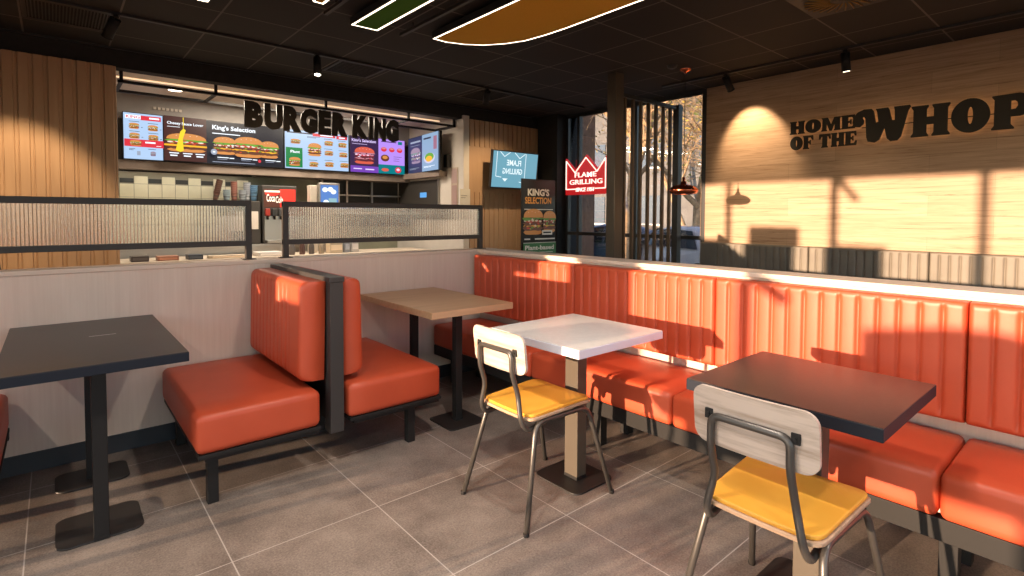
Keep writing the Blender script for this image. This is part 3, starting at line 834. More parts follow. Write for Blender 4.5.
# swirl diffuser
t = thing('ceiling_diffuser', (4.35, 1.42, ZC), 'round swirl air diffuser in the ceiling above the banquette', 'vent')
mb = MB(); mb.box(4.07, 4.63, 1.14, 1.70, ZC - .006, ZC - .0005, M['base'], r=.002); mb.build('diffuser_plate', parent=t)
mb = MB(); mb.lathe([(0, -.02), (.06, -.02), (.07, -.01), (.25, -.008), (.262, -.012), (.27, -.007)], (4.35, 1.42, ZC), M['base'], 40); mb.build('diffuser_ring', parent=t)
mb = MB()
for k in range(26):
    a = 2 * PI * k / 26
    p = [(4.35 + r * math.cos(a + tw), 1.42 + r * math.sin(a + tw), ZC - .014) for r, tw in ((.075, 0), (.16, .14), (.24, .22))]
    mb.tube(p, [.003, .006, .005], P('brass_vane', (.30, .17, .05), .35, .8) if k == 0 else mb.mats[0], 6)
mb.build('diffuser_vane', parent=t)
# smoke alarm + small sprinklers
mb = MB(); mb.lathe([(0, -.035), (.03, -.035), (.05, -.02), (.055, 0)], (4.95, 3.2, ZC), M['base'], 24)
tag(mb.build('smoke_alarm', loc=(4.95, 3.2, ZC)), 'small round dark ceiling alarm before the slatted screen', 'smoke alarm')

# acoustic felt light panels
def panel_light(poly, felt, label, z=2.80):
    cx = sum(p[0] for p in poly) / len(poly); cy = sum(p[1] for p in poly) / len(poly)
    t = thing('felt_panel_light', (cx, cy, z), label, 'ceiling light', 'felt ceiling panels edged with light')
    mb = MB(); mb.prism(poly, z, z + .055, P('panel_side', (.02, .02, .02), .6)); mb.build('panel_body', parent=t)
    vs = [Vector((a, b, 0)) for a, b in poly]
    n = len(vs); inner = []
    def inset(w):
        out = []
        for k in range(n):
            a, b, c = vs[k - 1], vs[k], vs[(k + 1) % n]
            d1 = (b - a).normalized(); d2 = (c - b).normalized()
            n1 = Vector((-d1.y, d1.x, 0)); n2 = Vector((-d2.y, d2.x, 0)); m_ = n1 + n2
            m_ = m_ / max(.35, m_.dot(n1) if m_.length else 1)
            out.append(b + m_ * w)
        return out
    area = sum(vs[k - 1].x * vs[k].y - vs[k].x * vs[k - 1].y for k in range(n))
    sg = 1 if area > 0 else -1
    a_, b_ = inset(.004 * sg), inset(.021 * sg)
    mb = MB()
    for k in range(n):
        j = (k + 1) % n
        mb.quad([(a_[k].x, a_[k].y, z - .002), (a_[j].x, a_[j].y, z - .002), (b_[j].x, b_[j].y, z - .002), (b_[k].x, b_[k].y, z - .002)], M['led'])
    mb.build('led_strip', parent=t, recalc=False, label='glowing white edge strip')
    c_ = inset(.030 * sg)
    mb = MB(); mb.prism([(v.x, v.y) for v in c_], z - .004, z - .0005, felt); mb.build('felt_face', parent=t)
    for (x, y) in ((cx, cy + .3), (cx, cy - .3)):
        mb = MB(); mb.cyl((x, y, z + .055), (x, y, ZC), .006, M['black'], 8); mb.build('hanger', parent=t)
def scale_to(poly, z): return poly
panel_light([(1.80, 4.06), (2.03, 4.05), (2.05, 2.2), (1.84, 2.2)], M['greenfelt'], 'narrow green felt ceiling panel with bright white edges', 2.815)
orange = [(2.462, 3.92), (2.60, 3.925), (2.76, 3.87), (2.90, 3.775), (3.02, 3.62), (3.10, 3.44), (3.13, 3.22), (3.14, 3.0), (3.13, 2.2), (3.05, 1.9), (2.462, 1.9)]
# smooth the curved nose
panel_light(orange, M['orangefelt'], 'orange felt ceiling panel with rounded end and bright edges', 2.815)
panel_light([(.79, 4.31), (.86, 4.30), (.86, 2.6), (.60, 2.6), (.60, 4.0)], M['greenfelt'], 'felt ceiling panel with only its lit tip at the top left', 2.815)
panel_light([(1.41, 3.80), (1.49, 3.80), (1.49, 2.4), (1.25, 2.4), (1.25, 3.5)], M['orangefelt'], 'felt ceiling panel with only its lit tip beside the green one', 2.815)
for (x, y1, lab) in ((1.60, 4.05, 'thin black linear fixture left of the green ceiling panel'), (2.27, 4.10, 'thin black linear fixture between green and orange ceiling panels')):
    t = thing('linear_fixture', (x, y1, 2.84), lab, 'ceiling light', 'black linear fixtures')
    MB().box(x - .015, x + .015, 2.2, y1, 2.835, 2.86, M['base'], r=.003).build('fixture_body', parent=t)
    for y in (y1 - .2, 2.6): MB().cyl((x, y, 2.86), (x, y, ZC), .005, M['black'], 8).build('hanger', parent=t)

# pendant lamp
def pendant(x, y, label):
    zb = 1.555; s = .90
    t = thing('pendant_lamp', (x, y, zb), label, 'pendant lamp')
    mb = MB(); mb.lathe([(.0, .19), (.014, .19), (.016, .145), (.030, .138), (.032, .112), (.07, .104), (.125, .082), (.152, .052), (.152, .036), (.132, .010), (.098, 0), (.092, .004), (.12, .026), (.136, .04), (.122, .066), (.06, .092), (.0, .096)], (x, y, zb), M['copper'], 48)
    ls_ = mb.build('lamp_shade', parent=t)
    MB().tube([(x, y, zb + .17), (x, y, ZC - .03)], .0035, M['black'], 8).build('cord', parent=t)
    mb = MB(); mb.lathe([(0, -.045), (.012, -.045), (.02, -.028), (.055, -.02), (.06, 0)], (x, y, ZC), M['copper'], 32); mb.build('ceiling_rose', parent=t)
    mb = MB(); bmesh.ops.create_icosphere(mb.bm, subdivisions=2, radius=.03, matrix=Matrix.Translation((x, y, zb + .04))); mb.mats = [M['lens']]; mb.build('bulb', parent=ls_)
pendant(5.19, 3.19, 'copper saucer pendant lamp hanging before the window')

# ------------------------------------------------------------------ wall lettering
def sc_poly(pts, sx, sy, ox, oy): return [(ox + a * sx, oy + b * sy) for a, b in pts]
GL = {
 'H': (.95, [[(.0, 0), (.42, 0), (.43, .03), (.38, .12), (.38, .38), (.57, .38), (.57, .12), (.52, .03), (.53, 0), (.95, 0), (.96, .03), (.90, .13), (.90, .87), (.96, .97), (.95, 1), (.53, 1), (.52, .97), (.57, .88), (.57, .62), (.38, .62), (.38, .88), (.43, .97), (.42, 1), (0, 1), (-.01, .97), (.05, .87), (.05, .13), (-.01, .03)]]),
 'O': (.98, [ellipse(.49, .5, .49, .52, 40), ellipse(.49, .5, .075, .27, 24)[::-1]]),
 'M': (1.15, [[(0, 0), (.33, 0), (.34, .03), (.29, .12), (.30, .62), (.50, .0), (.62, 0), (.80, .62), (.81, .12), (.76, .03), (.77, 0), (1.15, 0), (1.16, .03), (1.11, .12), (1.09, .88), (1.14, .97), (1.13, 1), (.78, 1), (.585, .45), (.38, 1), (.02, 1), (.01, .97), (.06, .88), (.05, .12), (-.01, .03)]]),
 'E': (.82, [[(0, 0), (.78, 0), (.82, .30), (.76, .33), (.64, .14), (.38, .14), (.38, .43), (.50, .43), (.52, .34), (.58, .34), (.58, .66), (.52, .66), (.50, .58), (.38, .58), (.38, .86), (.62, .86), (.72, .68), (.78, .70), (.76, 1), (0, 1), (-.01, .97), (.05, .88), (.05, .12), (-.01, .03)]]),
 'F': (.78, [[(0, 0), (.46, 0), (.47, .03), (.38, .12), (.38, .42), (.50, .42), (.52, .33), (.58, .33), (.58, .66), (.52, .66), (.50, .57), (.38, .57), (.38, .86), (.60, .86), (.72, .66), (.78, .68), (.76, 1), (0, 1), (-.01, .97), (.05, .88), (.05, .12), (-.01, .03)]]),
 'T': (.86, [[(.20, 0), (.66, 0), (.67, .03), (.60, .12), (.60, .85), (.70, .80), (.79, .62), (.86, .64), (.84, 1), (.02, 1), (0, .64), (.07, .62), (.16, .80), (.26, .85), (.26, .12), (.19, .03)]]),
 'W': (1.52, [[(.42, .02), (.60, -.02), (.72, .05), (.86, .42), (.93, .08), (1.02, -.02), (1.20, -.01), (1.29, .10), (1.46, .86), (1.52, .95), (1.50, 1.0), (1.10, 1.0), (1.12, .90), (1.13, .60), (1.05, .60), (.98, .92), (.94, 1.0), (.62, 1.0), (.66, .90), (.70, .60), (.62, .58), (.56, .94), (.50, 1.02), (.30, 1.03), (.12, .96), (.0, .80), (-.02, .64), (.06, .52), (.18, .50), (.28, .58), (.30, .68), (.25, .78), (.30, .82), (.34, .74), (.36, .5), (.38, .15)]]),
 'P': (.92, [[(0, 0), (.48, 0), (.49, .03), (.41, .14), (.41, .36), (.62, .36), (.80, .42), (.92, .55), (.95, .70), (.90, .86), (.76, .97), (.60, 1.02), (0, 1), (-.01, .97), (.05, .88), (.05, .12), (-.01, .03)], [(.41, .56), (.41, .82), (.50, .82), (.56, .76), (.57, .66), (.52, .57)]]),
 'R': (.92, [[(0, 0), (.46, 0), (.47, .03), (.40, .12), (.40, .36), (.46, .36), (.56, .12), (.54, 0), (.94, 0), (.95, .06), (.86, .14), (.78, .40), (.90, .52), (.93, .70), (.88, .88), (.72, 1), (0, 1), (-.01, .97), (.05, .88), (.05, .12), (-.01, .03)], [(.40, .56), (.40, .84), (.52, .84), (.58, .78), (.58, .64), (.52, .56)]]),
}
M['lett'] = P('letter_dark', (.020, .017, .014), .6, spec=.3)
M['ledback'] = P('letter_backlight', (0, 0, 0), .5, emit=(1., .55, .22), es=1.3)
def glyph_letter(ch, y_left, y_right, z0, z1, label, depth=.012, standoff=.02):
    w, spl = GL[ch]
    sx = abs(y_left - y_right); sz = z1 - z0
    pts = [[(a / w * sx, b * sz) for a, b in s_] for s_ in spl]
    me = curve_mesh(pts, depth / 2, .0018)
    mat = frame_mat((XR - standoff - depth / 2, y_left, z0), (0, -1, 0), (0, 0, 1))
    mb = MB(); mb.mesh(me, mat, M['lett'])
    o = mb.build('wall_letter', loc=(XR, y_left, z0)); tag(o, label, 'letter', 'dark letters on the plank wall')
    me = curve_mesh(pts, 0, 0, -.006 if sz > .2 else -.003)
    m2 = MB(); m2.mesh(me, frame_mat((XR - standoff + .003, y_left, z0), (0, -1, 0), (0, 0, 1)), M['ledback']); m2.build('backlight', parent=o, label='warm backlight', recalc=False)
    return o
def word(s, y0, y1, z0, z1, labf, gap=.05):
    ws = [GL[c][0] if c != ' ' else .35 for c in s]; tot = sum(ws) + gap * (len(s) - 1); k = (y0 - y1) / tot; y = y0
    for i, c in enumerate(s):
        if c != ' ': glyph_letter(c, y, y - ws[i] * k, z0, z1, labf(i, c))
        y -= (ws[i] + gap) * k
ords = ['first', 'second', 'third', 'fourth']
word('HOME', 2.48, 1.852, 2.215, 2.35, lambda i, c: f'small dark letter {c} in the word HOME on the plank wall')
def lof(i, c):
    return {0: 'small dark letter O in the word OF on the plank wall', 1: 'small dark letter F in the word OF on the plank wall'}.get(i, f'small dark letter {c} in the word THE on the plank wall')
word('OF THE', 2.475, 1.838, 2.045, 2.185, lof)
big = [('W', 1.868, 1.395, 2.058, 2.375), ('H', 1.386, 1.105, 2.068, 2.352), ('O', 1.093, .832, 2.072, 2.358), ('P', .818, .555, 2.068, 2.355)]
for c, a, b, z0, z1 in big:
    glyph_letter(c, a, b, z0, z1, f'large dark letter {c} in the big word on the plank wall', .014, .03)
for k, (c, a, b) in enumerate((('P', .545, .28), ('E', .265, .03), ('R', .02, -.25))):
    glyph_letter(c, a, b, 2.068, 2.355, f'large dark letter {c} beyond the right edge of the view' + (' beside the first' if k == 0 else ''), .03, .03)
# joining rail with glow behind the letters
mb = MB(); mb.box(XR - .022, XR - .014, -.25, 1.80, 2.205, 2.213, M['lett'])
tag(mb.build('letter_rail', loc=(XR, 1.8, 2.2)), 'thin dark rail joining the large wall letters', 'rail')

# hanging restaurant name: cage and letters
t = thing('sign_cage', (2.4, 6.1, 2.5), 'black tube cage hanging under the ceiling edge behind the big name letters', 'sign frame')
mb = MB(); zA = 2.621; s_ = .014
for y in (6.52, 7.03):
    mb.box(.50, 4.49, y - s_, y + s_, zA - s_, zA + s_, M['black'])
mb.build('long_rail', parent=t)
for x in (.53, 1.36, 2.57, 3.72, 4.47):
    mb = MB(); mb.box(x - s_, x + s_, 6.52 - s_, 7.03 + s_, zA - s_ * .9, zA + s_ * .9, M['black']); mb.build('cross_rail', parent=t)
    mb = MB(); mb.box(x - s_, x + s_, 6.52 - s_, 6.52 + s_, zA, 2.758, M['black']); mb.build('hanger', parent=t)
M['bk'] = P('sign_letter_brown', (.034, .024, .016), .6, spec=.3)
xs = None
word_w = [('B', 1.545, 1.735), ('U', 1.765, 1.965), ('R', 1.99, 2.19), ('G', 2.195, 2.395), ('E', 2.425, 2.575), ('R', 2.605, 2.80), ('K', 2.885, 3.09), ('I', 3.115, 3.17), ('N', 3.20, 3.36), ('G', 3.375, 3.56)]
sc = (3.33 - 1.545) / (3.56 - 1.545)
cnt = {}
for c, a, b in word_w:
    a = (1.545 + (a - 1.545) * sc) * 1.062092; b = (1.545 + (b - 1.545) * sc) * 1.062092
    g_ = (b - a) * .04; a -= g_; b += g_
    me, x0, x1, y0, y1 = text_mesh(c, .075, .05)
    z0, z1 = 1.32 + (2.238 - 1.32) * 1.062092, 1.32 + (2.515 - 1.32) * 1.062092
    lm = Matrix.Diagonal(((b - a) / (x1 - x0), (z1 - z0) / (y1 - y0), .28, 1)) @ Matrix.Translation((-x0, -y0, 0))
    mb = MB(); mb.mesh(me, frame_mat((a, 6.485, z0), (1, 0, 0), (0, 0, 1)) @ lm, M['bk'])
    cnt[c] = cnt.get(c, 0) + 1
    wd = 'KING' if a > 2.95 else 'BURGER'
    extra = {('R', 1): 'before the G of', ('R', 2): 'ending', ('G', 1): 'in the middle of', ('G', 2): 'ending'}.get((c, cnt[c]), 'in')
    tag(mb.build('sign_letter', loc=(a, 6.485, z0)), f'brown hanging sign letter {c} {extra} the word {wd}', 'letter', 'hanging sign letters over the counter')

# ------------------------------------------------------------------ kitchen
struct(MB().box(.36, 4.6, 8.28, 8.4, 0, 2.76, M['kitchwall']).build('wall_kitchen_back'))
# menu bulkhead
struct(MB().box(.475, 4.5, 7.86, 8.1, 2.46, 2.76, M['kitchgrey']).build('trim_bulkhead'))
struct(MB().box(.475, 4.5, 7.84, 8.28, 1.86, 1.965, M['shelf']).build('trim_menu_shelf'))
struct(MB().box(4.36, 4.5, 6.75, 7.84, 1.90, 1.985, M['shelf']).build('trim_menu_shelf_side'))
struct(MB().box(.475, 4.5, 7.90, 7.95, 1.965, 2.46, M['darkroom']).build('wall_menu_backing'))
struct(MB().box(.475, 4.5, 6.95, 6.975, 2.745, 2.758, M['ledwarm']).build('trim_led_cove'))
# tiled panel
t = MB(); t.box(.48, 2.12, 8.262, 8.28, .9, 1.86, P('tile_grout', (.25, .22, .16), .8))
blk = P('black_tile', (.02, .018, .015), .35)
nx = 11; pw = (2.12 - .48) / nx
for i in range(nx):
    for j in range(6):
        z0 = 1.70 - j * .17
        t.box(.48 + i * pw + .003, .48 + (i + 1) * pw - .003, 8.252, 8.262, z0 - .165, z0, M['cream'])
    if i % 2: t.box(.48 + i * pw + .003, .48 + (i + 1) * pw - .003, 8.252, 8.262, 1.715, 1.77, blk)
    else: t.box(.48 + i * pw + .003, .48 + (i + 1) * pw - .003, 8.252, 8.262, 1.705, 1.80, M['cream'])
struct(t.build('wall_kitchen_tiles'))
# pass-through opening
t = thing('pass_through', (3.9, 8.2, 1.3), 'dark stainless kitchen pass-through under the menu boards', 'pass-through')
mb = MB(); mb.box(3.15, 4.49, 8.25, 8.279, 1.15, 1.86, M['darkroom']); mb.build('opening', parent=t)
mb = MB()
for x in (3.15, 3.55, 3.98): mb.box(x, x + .03, 8.20, 8.25, 1.15, 1.86, M['steel'])
mb.build('upright', parent=t)
mb = MB(); mb.box(3.15, 4.46, 8.10, 8.249, 1.33, 1.36, M['steel']); mb.box(3.15, 4.46, 8.10, 8.249, 1.62, 1.64, M['steel']); mb.build('shelf', parent=t)
mb = MB(); rr = random.Random(3)
for k in range(9):
    x = 3.2 + k * .13; mb.box(x, x + .08, 8.12, 8.22, 1.36, 1.40 + rr.random() * .12, [M['steel'], M['beige'], M['darkroom']][k % 3])
tag(mb.build('food_container', loc=(3.2, 8.1, 1.36)), 'row of small trays on the dim pass-through shelf', 'tray', kind='stuff')
mb = MB(); mb.box(4.485, 4.499, 6.95, 8.2, 1.25, 1.87, M['darkroom']); mb.box(4.47, 4.485, 6.93, 6.97, 1.25, 1.89, M['steel']); mb.box(4.47, 4.485, 6.97, 8.2, 1.45, 1.47, M['steel'])
mb.quad([(4.483, 7.5, 1.60), (4.483, 7.3, 1.60), (4.483, 7.3, 1.68), (4.483, 7.5, 1.68)], E('blue_glow', (.1, .3, .6), 1.2))
tag(mb.build('side_hatch', loc=(4.49, 7.5, 1.3)), 'dark hatch in the white side wall beneath the angled menu screen', 'hatch')
mb = MB(); mb.box(.6, 2.1, 8.0, 8.05, 1.840, 1.859, M['black'], r=.003)  # added housing, only there to hold the tile fill light
tag(mb.build('strip_lamp', loc=(1.3, 8.04, 1.85)), 'slim strip lamp under the menu shelf lighting the cream tiles', 'light')
l = bpy.data.lights.new('tile_lamp', 'AREA'); l.shape = 'RECTANGLE'; l.size = 1.5; l.size_y = .05; l.energy = 3.2; l.color = (1, .94, .82)  # added area light that brightens the cream tiles
o = bpy.data.objects.new('tile_lamp', l); C.objects.link(o); o.location = (1.3, 8.03, 1.838); o.rotation_euler = (math.radians(25), 0, 0)
# poster frame on white side wall
mb = MB(); mb.box(4.488, 4.499, 6.45, 6.62, 1.45, 2.02, M['beige']); mb.box(4.484, 4.488, 6.47, 6.60, 1.47, 1.76, P('poster_mauve', (.34, .22, .20), .6)); mb.box(4.484, 4.488, 6.47, 6.60, 1.79, 2.0, P('poster_mauve2', (.38, .26, .24), .6))
tag(mb.build('wall_notice', loc=(4.49, 6.5, 1.4)), 'mauve notice board on the white kitchen side wall', 'notice board')
mb = MB(); mb.box(4.42, 4.60, 6.296, 6.302, 1.44, 1.70, P('paper', (.62, .58, .52), .7)); mb.box(4.44, 4.55, 6.294, 6.296, 1.60, 1.605, M['darkroom']); mb.box(4.44, 4.52, 6.294, 6.296, 1.57, 1.575, M['darkroom'])
tag(mb.build('paper_notice', loc=(4.5, 6.3, 1.44)), 'white paper notice at the slatted wall edge above the glass screen', 'notice')
# projector / camera box on side wall
mb = MB(); mb.box(4.42, 4.49, 6.62, 6.72, 2.03, 2.22, M['black'], r=.01)
tag(mb.build('loudspeaker', loc=(4.45, 6.66, 2.0)), 'small black loudspeaker behind the angled menu screen', 'loudspeaker')
mb = MB(); mb.box(.478, .53, 7.0, 7.5, 1.5, 2.45, M['black'], r=.01)
tag(mb.build('black_side_panel', loc=(.5, 7.0, 1.5)), 'tall black panel at the left edge of the menu boards', 'panel')
# counter
t = thing('service_counter', (2.4, 7.0, 0), 'beige service counter behind the glass screens', 'counter')
MB().box(.50, 4.3, 6.95, 7.55, 0, .76, M['beige']).build('counter_body', parent=t)
mb = MB(); mb.box(.48, 4.32, 6.90, 7.60, .76, .80, P('countertop', (.60, .50, .40), .35), r=.004); mb.build('countertop', parent=t)
mb = MB()
mb.tube([(-.36, 4.25, 0), (-.30, 4.30, 1.08)], .02, M['black'], 10); mb.tube([(-.14, 4.25, 0), (-.27, 4.30, 1.08)], .02, M['black'], 10); mb.tube([(-.30, 4.3, 1.07), (-.27, 4.3, 1.07)], .022, M['black'], 10); mb.box(-.34, -.17, 4.25, 4.30, .35, .40, M['black'])
tag(mb.build('folded_stand', loc=(-.27, 4.25, 0)), 'black folded stand peeping over the ledge at the far left', 'stand')
# counter-top bits
cols = [(.35, .08, .05), (.55, .45, .33), (.05, .05, .05), (.45, .36, .25), (.6, .5, .4)]
def bx_thing(name, x, y, z, w, d, h, col, label, cat, group=None, extra=None):
    mb = MB(); m_ = P(name + str(round(x, 2)), col, .5); mb.box(x, x + w, y, y + d, z, z + h, m_, r=min(w, d, h) * .08)
    mb.box(x + w * .08, x + w * .92, y - .002, y + .002, z + h * .25, z + h * .75, P(name + 'l' + str(round(x, 2)), tuple(min(1, c * 1.6 + .03) for c in col), .5))
    if extra: extra(mb)
    return tag(mb.build(name, loc=(x, y, z)), label, cat, group)
bx_thing('display_box', .62, 6.98, .80, .16, .18, .06, (.06, .05, .05), 'black small box on the counter under the left glass screen', 'box', 'boxes on the service counter')
bx_thing('display_box', .86, 6.98, .80, .20, .18, .05, (.36, .16, .10), 'reddish flat box on the counter under the left glass screen', 'box', 'boxes on the service counter')
bx_thing('display_box', 1.15, 6.98, .80, .15, .18, .055, (.05, .06, .08), 'dark blue flat box on the counter under the left glass screen', 'box', 'boxes on the service counter')
bx_thing('display_box', 1.36, 6.98, .80, .44, .12, .035, (.55, .45, .34), 'long beige tray on the counter under the left glass screen', 'box', 'boxes on the service counter')
bx_thing('card_terminal', 1.90, 7.0, .80, .30, .25, .05, (.62, .58, .55), 'pale flat till unit on the counter between the glass screens', 'till')
bx_thing('display_box', 2.82, 7.05, .80, .18, .16, .15, (.58, .47, .34), 'cream carton on the counter under the right glass screen', 'box', 'boxes on the service counter')
bx_thing('display_box', 3.03, 7.05, .80, .07, .14, .16, (.30, .32, .36), 'grey upright carton on the counter under the right glass screen', 'box', 'boxes on the service counter')
bx_thing('display_box', 3.13, 7.05, .80, .10, .14, .16, (.55, .52, .50), 'white upright carton on the counter under the right glass screen', 'box', 'boxes on the service counter')
# bottles
def bottle(x, y, z, col, label):
    mb = MB(); mb.lathe([(0, 0), (.032, 0), (.036, .01), (.036, .10), (.028, .13), (.014, .15), (.012, .175), (0, .176)], (x, y, z), P('bottle' + str(x), col, .35), 16)
    mb.lathe([(0, .17), (.02, .17), (.02, .20), (0, .202)], (x, y, z), P('cap' + str(x), (.6, .5, .38), .4), 12)
    return tag(mb.build('sauce_bottle', loc=(x, y, z)), label, 'bottle', 'sauce bottles on the service counter')
bottle(2.32, 7.05, .80, (.15, .13, .12), 'dark sauce bottle nearest the red drinks machine')
bottle(2.45, 7.05, .80, (.10, .05, .04), 'brown sauce bottle second from the drinks machine')
bottle(2.57, 7.05, .80, (.12, .10, .09), 'black sauce bottle third from the drinks machine')
bottle(2.70, 7.05, .80, (.35, .28, .2), 'tan sauce bottle beside the cream carton')
# back bench
t = thing('back_counter', (2.0, 8.0, 0), 'stainless back counter below the tiled kitchen wall', 'counter')
MB().box(.5, 3.12, 7.72, 8.25, 0, .88, M['steel']).build('cabinet_body', parent=t)
MB().box(.49, 3.12, 7.70, 8.25, .88, .92, M['steel'], r=.003).build('worktop', parent=t)
# cup towers
def cups(x, y, z, n, h, r0, r1, col, label, lean=0.):
    mb = MB(); m_ = P('cup' + str(round(x, 2)), col, .5); m2 = P('cupband' + str(round(x, 2)), tuple(min(1, c * .35 + .02) for c in col), .5)
    ax = Matrix.Translation((x, y, z)) @ Matrix.Rotation(lean, 4, 'Y')
    for k in range(n):
        b = k * h * .22
        mb.lathe([(0, b), (r0, b), (r0 + (r1 - r0) * .4, b + h * .4)], None, m_, 14, mat=ax)
        mb.lathe([(r0 + (r1 - r0) * .4, b + h * .4), (r0 + (r1 - r0) * .6, b + h * .6)], None, m2, 14, mat=ax)
        mb.lathe([(r0 + (r1 - r0) * .6, b + h * .6), (r1, b + h), (r1 * 1.06, b + h), (r1 * 1.06, b + h - .006), (r1, b + h - .006)], None, m_, 14, mat=ax)
    return tag(mb.build('cup_stack', loc=(x, y, z)), label, 'cup stack', 'stacks of paper cups on the drinks shelf')
mb = MB(); mb.box(1.55, 2.13, 7.72, 8.05, .921, 1.50, M['darkroom'], r=.01)
mb.box(1.58, 1.80, 7.715, 7.72, 1.0, 1.3, M['steel']); mb.box(1.84, 2.10, 7.715, 7.72, 1.12, 1.36, M['whitewall'])
tag(mb.build('drinks_cabinet', loc=(1.9, 7.8, .92)), 'dark drinks cabinet carrying the paper cup stacks', 'cabinet')
cups(1.61, 7.86, 1.50, 7, .12, .028, .04, (.14, .07, .05), 'leaning brown cup stack leftmost above the left glass screen', .22)
cups(1.745, 7.84, 1.50, 3, .10, .032, .045, (.34, .42, .46), 'short pale blue cup stack beside the leaning brown one')
cups(1.84, 7.86, 1.50, 7, .11, .028, .04, (.36, .16, .12), 'reddish brown cup stack in the middle of the drinks shelf')
cups(1.935, 7.84, 1.50, 3, .10, .032, .045, (.42, .46, .5), 'low blue grey cup stack right of the reddish brown one')
cups(2.005, 7.88, 1.50, 6, .12, .032, .045, (.46, .48, .52), 'tall white and blue cup stack on the drinks shelf')
cups(2.085, 7.86, 1.50, 4, .13, .034, .05, (.16, .32, .50), 'blue cup stack at the right end of the drinks shelf')
# soda machine
t = thing('drinks_machine', (2.6, 7.9, .92), 'drinks machine with a red cola front between the glass screens', 'drinks machine')
x0, x1 = 2.16, 2.62
mb = MB(); mb.box(x0, x1, 7.74, 8.2, .92, 1.72, P('machine_dark', (.05, .045, .04), .4), r=.01); mb.box(x0 + .02, x1 - .02, 7.72, 7.745, .96, 1.30, M['steel'], r=.004); mb.build('machine_body', parent=t)
RED = P('cola_red', (.62, .03, .02), .4, emit=(.9, .03, .02), es=.5); CW = P('cola_white', (.8, .75, .7), .5, emit=(1, .85, .75), es=.4); CB = P('cola_brown', (.09, .03, .02), .4)
cv = Canvas((x0 + .02, 7.738, 1.42), (1, 0, 0), (0, 0, 1), x1 - x0 - .04, .25)
cv.rect(0, 1, 0, 1, RED); cv.rect(0, .5, 0, 1, CB); cv.ell(.25, .75, .22, .12, RED); cv.text('Coca', .08, .34, .30, .72, CW, .02); cv.text('Cola', .36, .60, .24, .60, CW, .02); cv.rect(.02, .5, .82, .92, CW)
cv.build('front_sign', parent=t)
for k in range(5):
    mb = MB(); x = x0 + .02 + k * .088; mb.box(x, x + .06, 7.66, 7.72, 1.30, 1.40, P('nozzle' + str(k), [(.3, .03, .02), (.03, .03, .03), (.05, .05, .05), (.4, .05, .03), (.05, .12, .05)][k], .4), r=.008); mb.cyl((x + .035, 7.69, 1.25), (x + .035, 7.69, 1.30), .014, M['black'], 10); mb.build('nozzle', parent=t)
MB().box(x0 + .02, x1 - .02, 7.60, 7.74, .93, .97, M['steel'], r=.004).build('drip_tray', parent=t)
# till screen
t = thing('order_monitor', (2.75, 7.3, .80), 'upright screen glowing blue and white above the right glass screen', 'monitor')
mb = MB(); mb.box(2.76, 3.06, 7.28, 7.33, 1.38, 1.76, M['steel'], r=.01); mb.box(2.89, 2.93, 7.31, 7.35, .80, 1.38, M['steel']); mb.box(2.82, 3.00, 7.24, 7.42, .801, .815, M['steel']); mb.build('monitor_body', parent=t)
cv = Canvas((2.785, 7.2785, 1.40), (1, 0, 0), (0, 0, 1), .25, .33)
bl = E('mon_blue', (.10, .22, .55), 1.); wh = E('mon_white', (.8, .88, .95), 1.2); 
cv.rect(0, 1, 0, 1, bl)
for (a, b) in ((.25, .8), (.72, .72), (.3, .28), (.55, .82)): cv.ell(a, b, .16, .1, wh)
cv.rect(.45, .9, .05, .45, E('mon_teal', (.3, .5, .55), .9)); cv.build('display', parent=t)
bx_thing('carton', 2.65, 7.30, .80, .10, .12, .92, (.55, .48, .40), 'tall pale dispenser left of the blue monitor', 'dispenser')
# downlight in the kitchen ceiling
def downlight(x, y, z, label, r=.07):
    mb = MB(); mb.lathe([(r, -.004), (r * 1.15, -.006), (r * 1.2, 0)], (x, y, z), M['steel'], 24); mb.lathe([(0, -.003), (r, -.004)], (x, y, z), M['lens'], 24)
    tag(mb.build('downlight', loc=(x, y, z)), label, 'ceiling light', 'round kitchen downlights')
downlight(1.10, 7.30, 2.76, 'round downlight glowing above the left menu board')
mb = MB()
for k in range(7): mb.box(.95 + k * .045, .98 + k * .045, 7.84, 7.86, 2.60, 2.63, M['whitewall'])
tag(mb.build('air_grille', loc=(1.0, 7.85, 2.6)), 'small slotted air grille on the grey bulkhead', 'vent')
for x, z in ((1.85, 0), (3.0, 0)):
    l = bpy.data.lights.new('kitchen_lamp', 'AREA'); l.energy = 45; l.size = .8; l.color = (1, .86, .68)
    o = bpy.data.objects.new('kitchen_lamp', l); C.objects.link(o); o.location = (x, 7.0, 2.74)

# ------------------------------------------------------------------ screens
S = 1.0
e_sky = E('px_lightblue', (.42, .58, .82), .95); e_white = E('px_white', (.85, .92, 1.), 1.1); e_red = E('px_red', (.65, .03, .05), 1.)
e_brown = E('px_brown', (.055, .015, .014), 1.); e_navy = E('px_navy', (.004, .006, .016), 1.); e_green = E('px_green', (.0, .20, .05), 1.)
e_purple = E('px_purple', (.42, .24, .80), 1.); e_dpurple = E('px_deep', (.035, .015, .06), 1.); e_teal = E('px_teal', (.0, .17, .20), 1.); e_grey = E('px_grey', (.30, .34, .44), 1.)
e_yel = E('px_yellow', (.85, .62, .02), 1.); e_ink = E('px_ink', (.03, .03, .06), .8); e_vio = E('px_violet', (.16, .05, .40), 1.); e_palev = E('px_lilac', (.72, .60, .98), 1.)
bun = E('px_bun', (.62, .24, .06), 1.); let = E('px_lettuce', (.12, .34, .03), 1.); tom = E('px_tomato', (.50, .04, .02), 1.); meat = E('px_meat', (.12, .035, .015), 1.); che = E('px_cheese', (.85, .42, .02), 1.); sau = E('px_sauce', (.8, .72, .62), 1.)
pal = (bun, let, tom, meat, che, sau)
